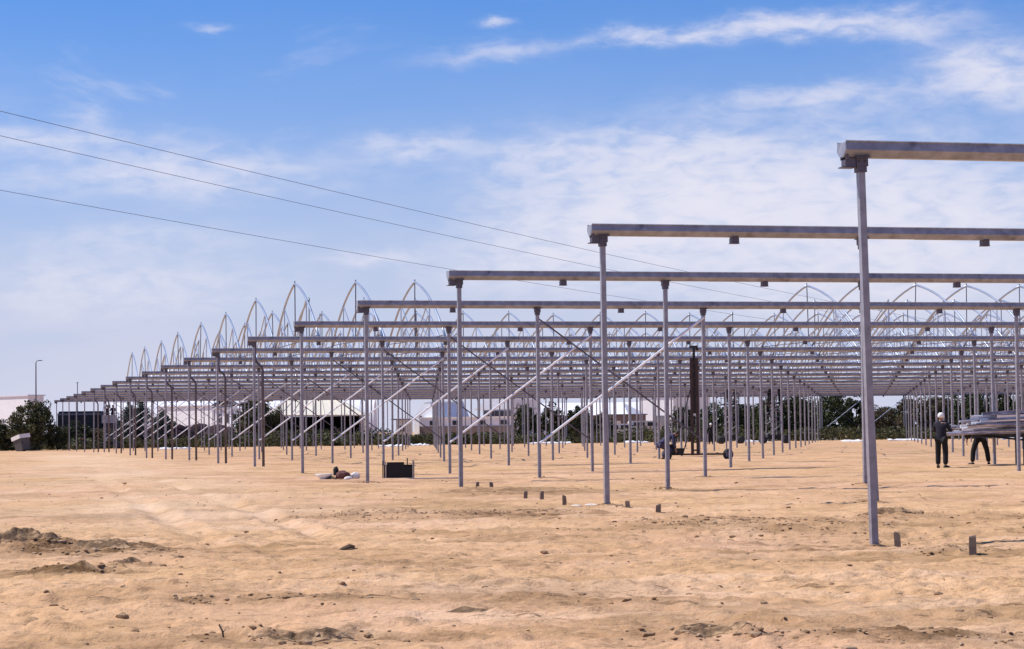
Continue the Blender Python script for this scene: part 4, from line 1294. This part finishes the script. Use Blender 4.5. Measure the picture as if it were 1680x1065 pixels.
# truck with dark cover behind the last gutter ends
tr = thing('covered_truck', 'dark covered truck behind the ends of the farthest rows', 'truck', (-45.3, 238, 0), R(3))
put('load_cover', MB().box((0, 0, 2.35), (4.6, 2.3, 2.5)).box((0, 0, 3.72), (4.4, 2.1, .26)).mesh('load_cover', 'dark_tarp'), tr)
put('cover_edge', MB().box((0, -1.17, 3.55), (4.62, .05, .22)).mesh('cover_edge', 'grey_roof'), tr)
put('chassis', MB().box((.4, 0, .85), (6.4, 1.6, .35)).mesh('chassis', 'black_steel'), tr)
put('cab', MB().box((3.2, 0, 1.75), (1.6, 2.2, 2.2)).box((3.05, 0, 2.95), (1.2, 2.0, .3)).mesh('cab', 'bin_body'), tr)
put('cab_window', MB().box((3.3, -1.11, 2.25), (.9, .02, .7)).mesh('cab_window', 'window_glass'), tr)
for wx_ in (-1.6, -.6, 3.1):
    for sy in (-1, 1):
        put('wheel', MB().lathe([(.15, -.14), (.48, -.14), (.5, -.08), (.5, .08), (.48, .14), (.15, .14)], 16, axis='y').mesh('wheel', 'rubber', True), tr, (wx_, sy * 1.0, .5))
# tilted bin at the far left
bn_ = thing('tilted_bin', 'tilted grey bin with a white lid before the bush at the far left', 'bin', (-42.3, 196, gz(-42.3, 196)), R(8))
bn_.scale = (.85, .85, .85); bn_.rotation_euler = (R(6), R(-12), R(-48))
bb = MB(); bb.v = [(-.55, -.45, .06), (.6, -.45, .06), (.6, .45, .06), (-.55, .45, .06), (-.75, -.55, 1.25), (.75, -.55, 1.25), (.75, .55, 1.25), (-.75, .55, 1.25)]
bb.f = [(0, 1, 2, 3), (4, 5, 6, 7), (0, 1, 5, 4), (1, 2, 6, 5), (2, 3, 7, 6), (3, 0, 4, 7)]; bb.mi = [0] * 6
put('body', bb.mesh('body', 'bin_body'), bn_)
put('lid', MB().box((0, 0, 1.47), (1.66, 1.25, .40)).mesh('lid', 'plastic_white'), bn_)
for sx in (-.4, .4):
    put('wheel', MB().lathe([(.03, -.05), (.12, -.05), (.12, .05), (.03, .05)], 12, axis='y').mesh('wheel', 'rubber'), bn_, (sx, -.4, .0))
# maroon covered piles beyond the far left braces
for k, (x_, y_, a, c, lab) in enumerate([(-38.0, 250, 2.3, 2.0, 'maroon covered pile, tallest, beyond the far left braces'), (-35.0, 252, 2.2, 1.9, 'maroon covered pile, middle one beyond the far left braces'), (-32.3, 250, 2.0, 1.5, 'lower maroon covered pile, right one beyond the far left braces')]):
    lump('covered_pile', lab, 'pile', 'maroon_cover', (x_, y_, .6), (a, 1.2, c), 700 + k, group='maroon covered piles', detail=3, rough=.22)
# a flowering yellow shrub patch
# lamp posts
lp = thing('street_lamp', 'tall thin street lamp with a short arm above the far left bush', 'street lamp', (-55.1, 262, 0))
put('pole', MB().tube([(0, 0, -.2), (0, 0, 5), (0, 0, 9.8)], [.11, .085, .06], 8).mesh('pole', 'galvanised_dark'), lp)
put('arm', MB().tube([(0, 0, 9.75), (.1, 0, 9.98), (.35, 0, 10.05)], .045, 6).mesh('arm', 'galvanised_dark'), lp)
put('lamp_head', MB().box((.5, 0, 10.03), (.45, .18, .09)).mesh('lamp_head', 'grey_roof'), lp)
tp = thing('thin_pole', 'faint thin pole above the ends of the farthest gutters', 'pole', (-57.6, 300, 0))
put('pole', MB().tube([(0, 0, -.2), (0, 0, 8.3)], [.09, .05], 6).mesh('pole', 'galvanised_dark'), tp)
put('top_fitting', MB().box((0, 0, 8.3), (.25, .1, .1)).mesh('top_fitting', 'galvanised_dark'), tp)

# ------------------------------------------------------------------ overhead wires
for i, (xA, slope, zA_, sag, lab) in enumerate([(-30.9, .4545, 12.0, 3.0, 'topmost of three overhead wires sloping across the sky'), (-33.6, .447, 12.0, 3.0, 'middle one of three overhead wires sloping across the sky'),
                                                (-38.6, .483, 11.0, 3.0, 'lowest of three overhead wires sloping across the sky')]):
    pts = []
    for k in range(61):
        t_ = k / 60; y_ = 30 + 300 * t_
        pts.append((xA + (y_ - 30) * slope, y_, zA_ - 4 * sag * t_ * (1 - t_)))
    tag(put('overhead_wire', MB().tube(pts, .0085, 6).mesh('overhead_wire', 'wire')), lab, 'wire', 'three overhead wires')
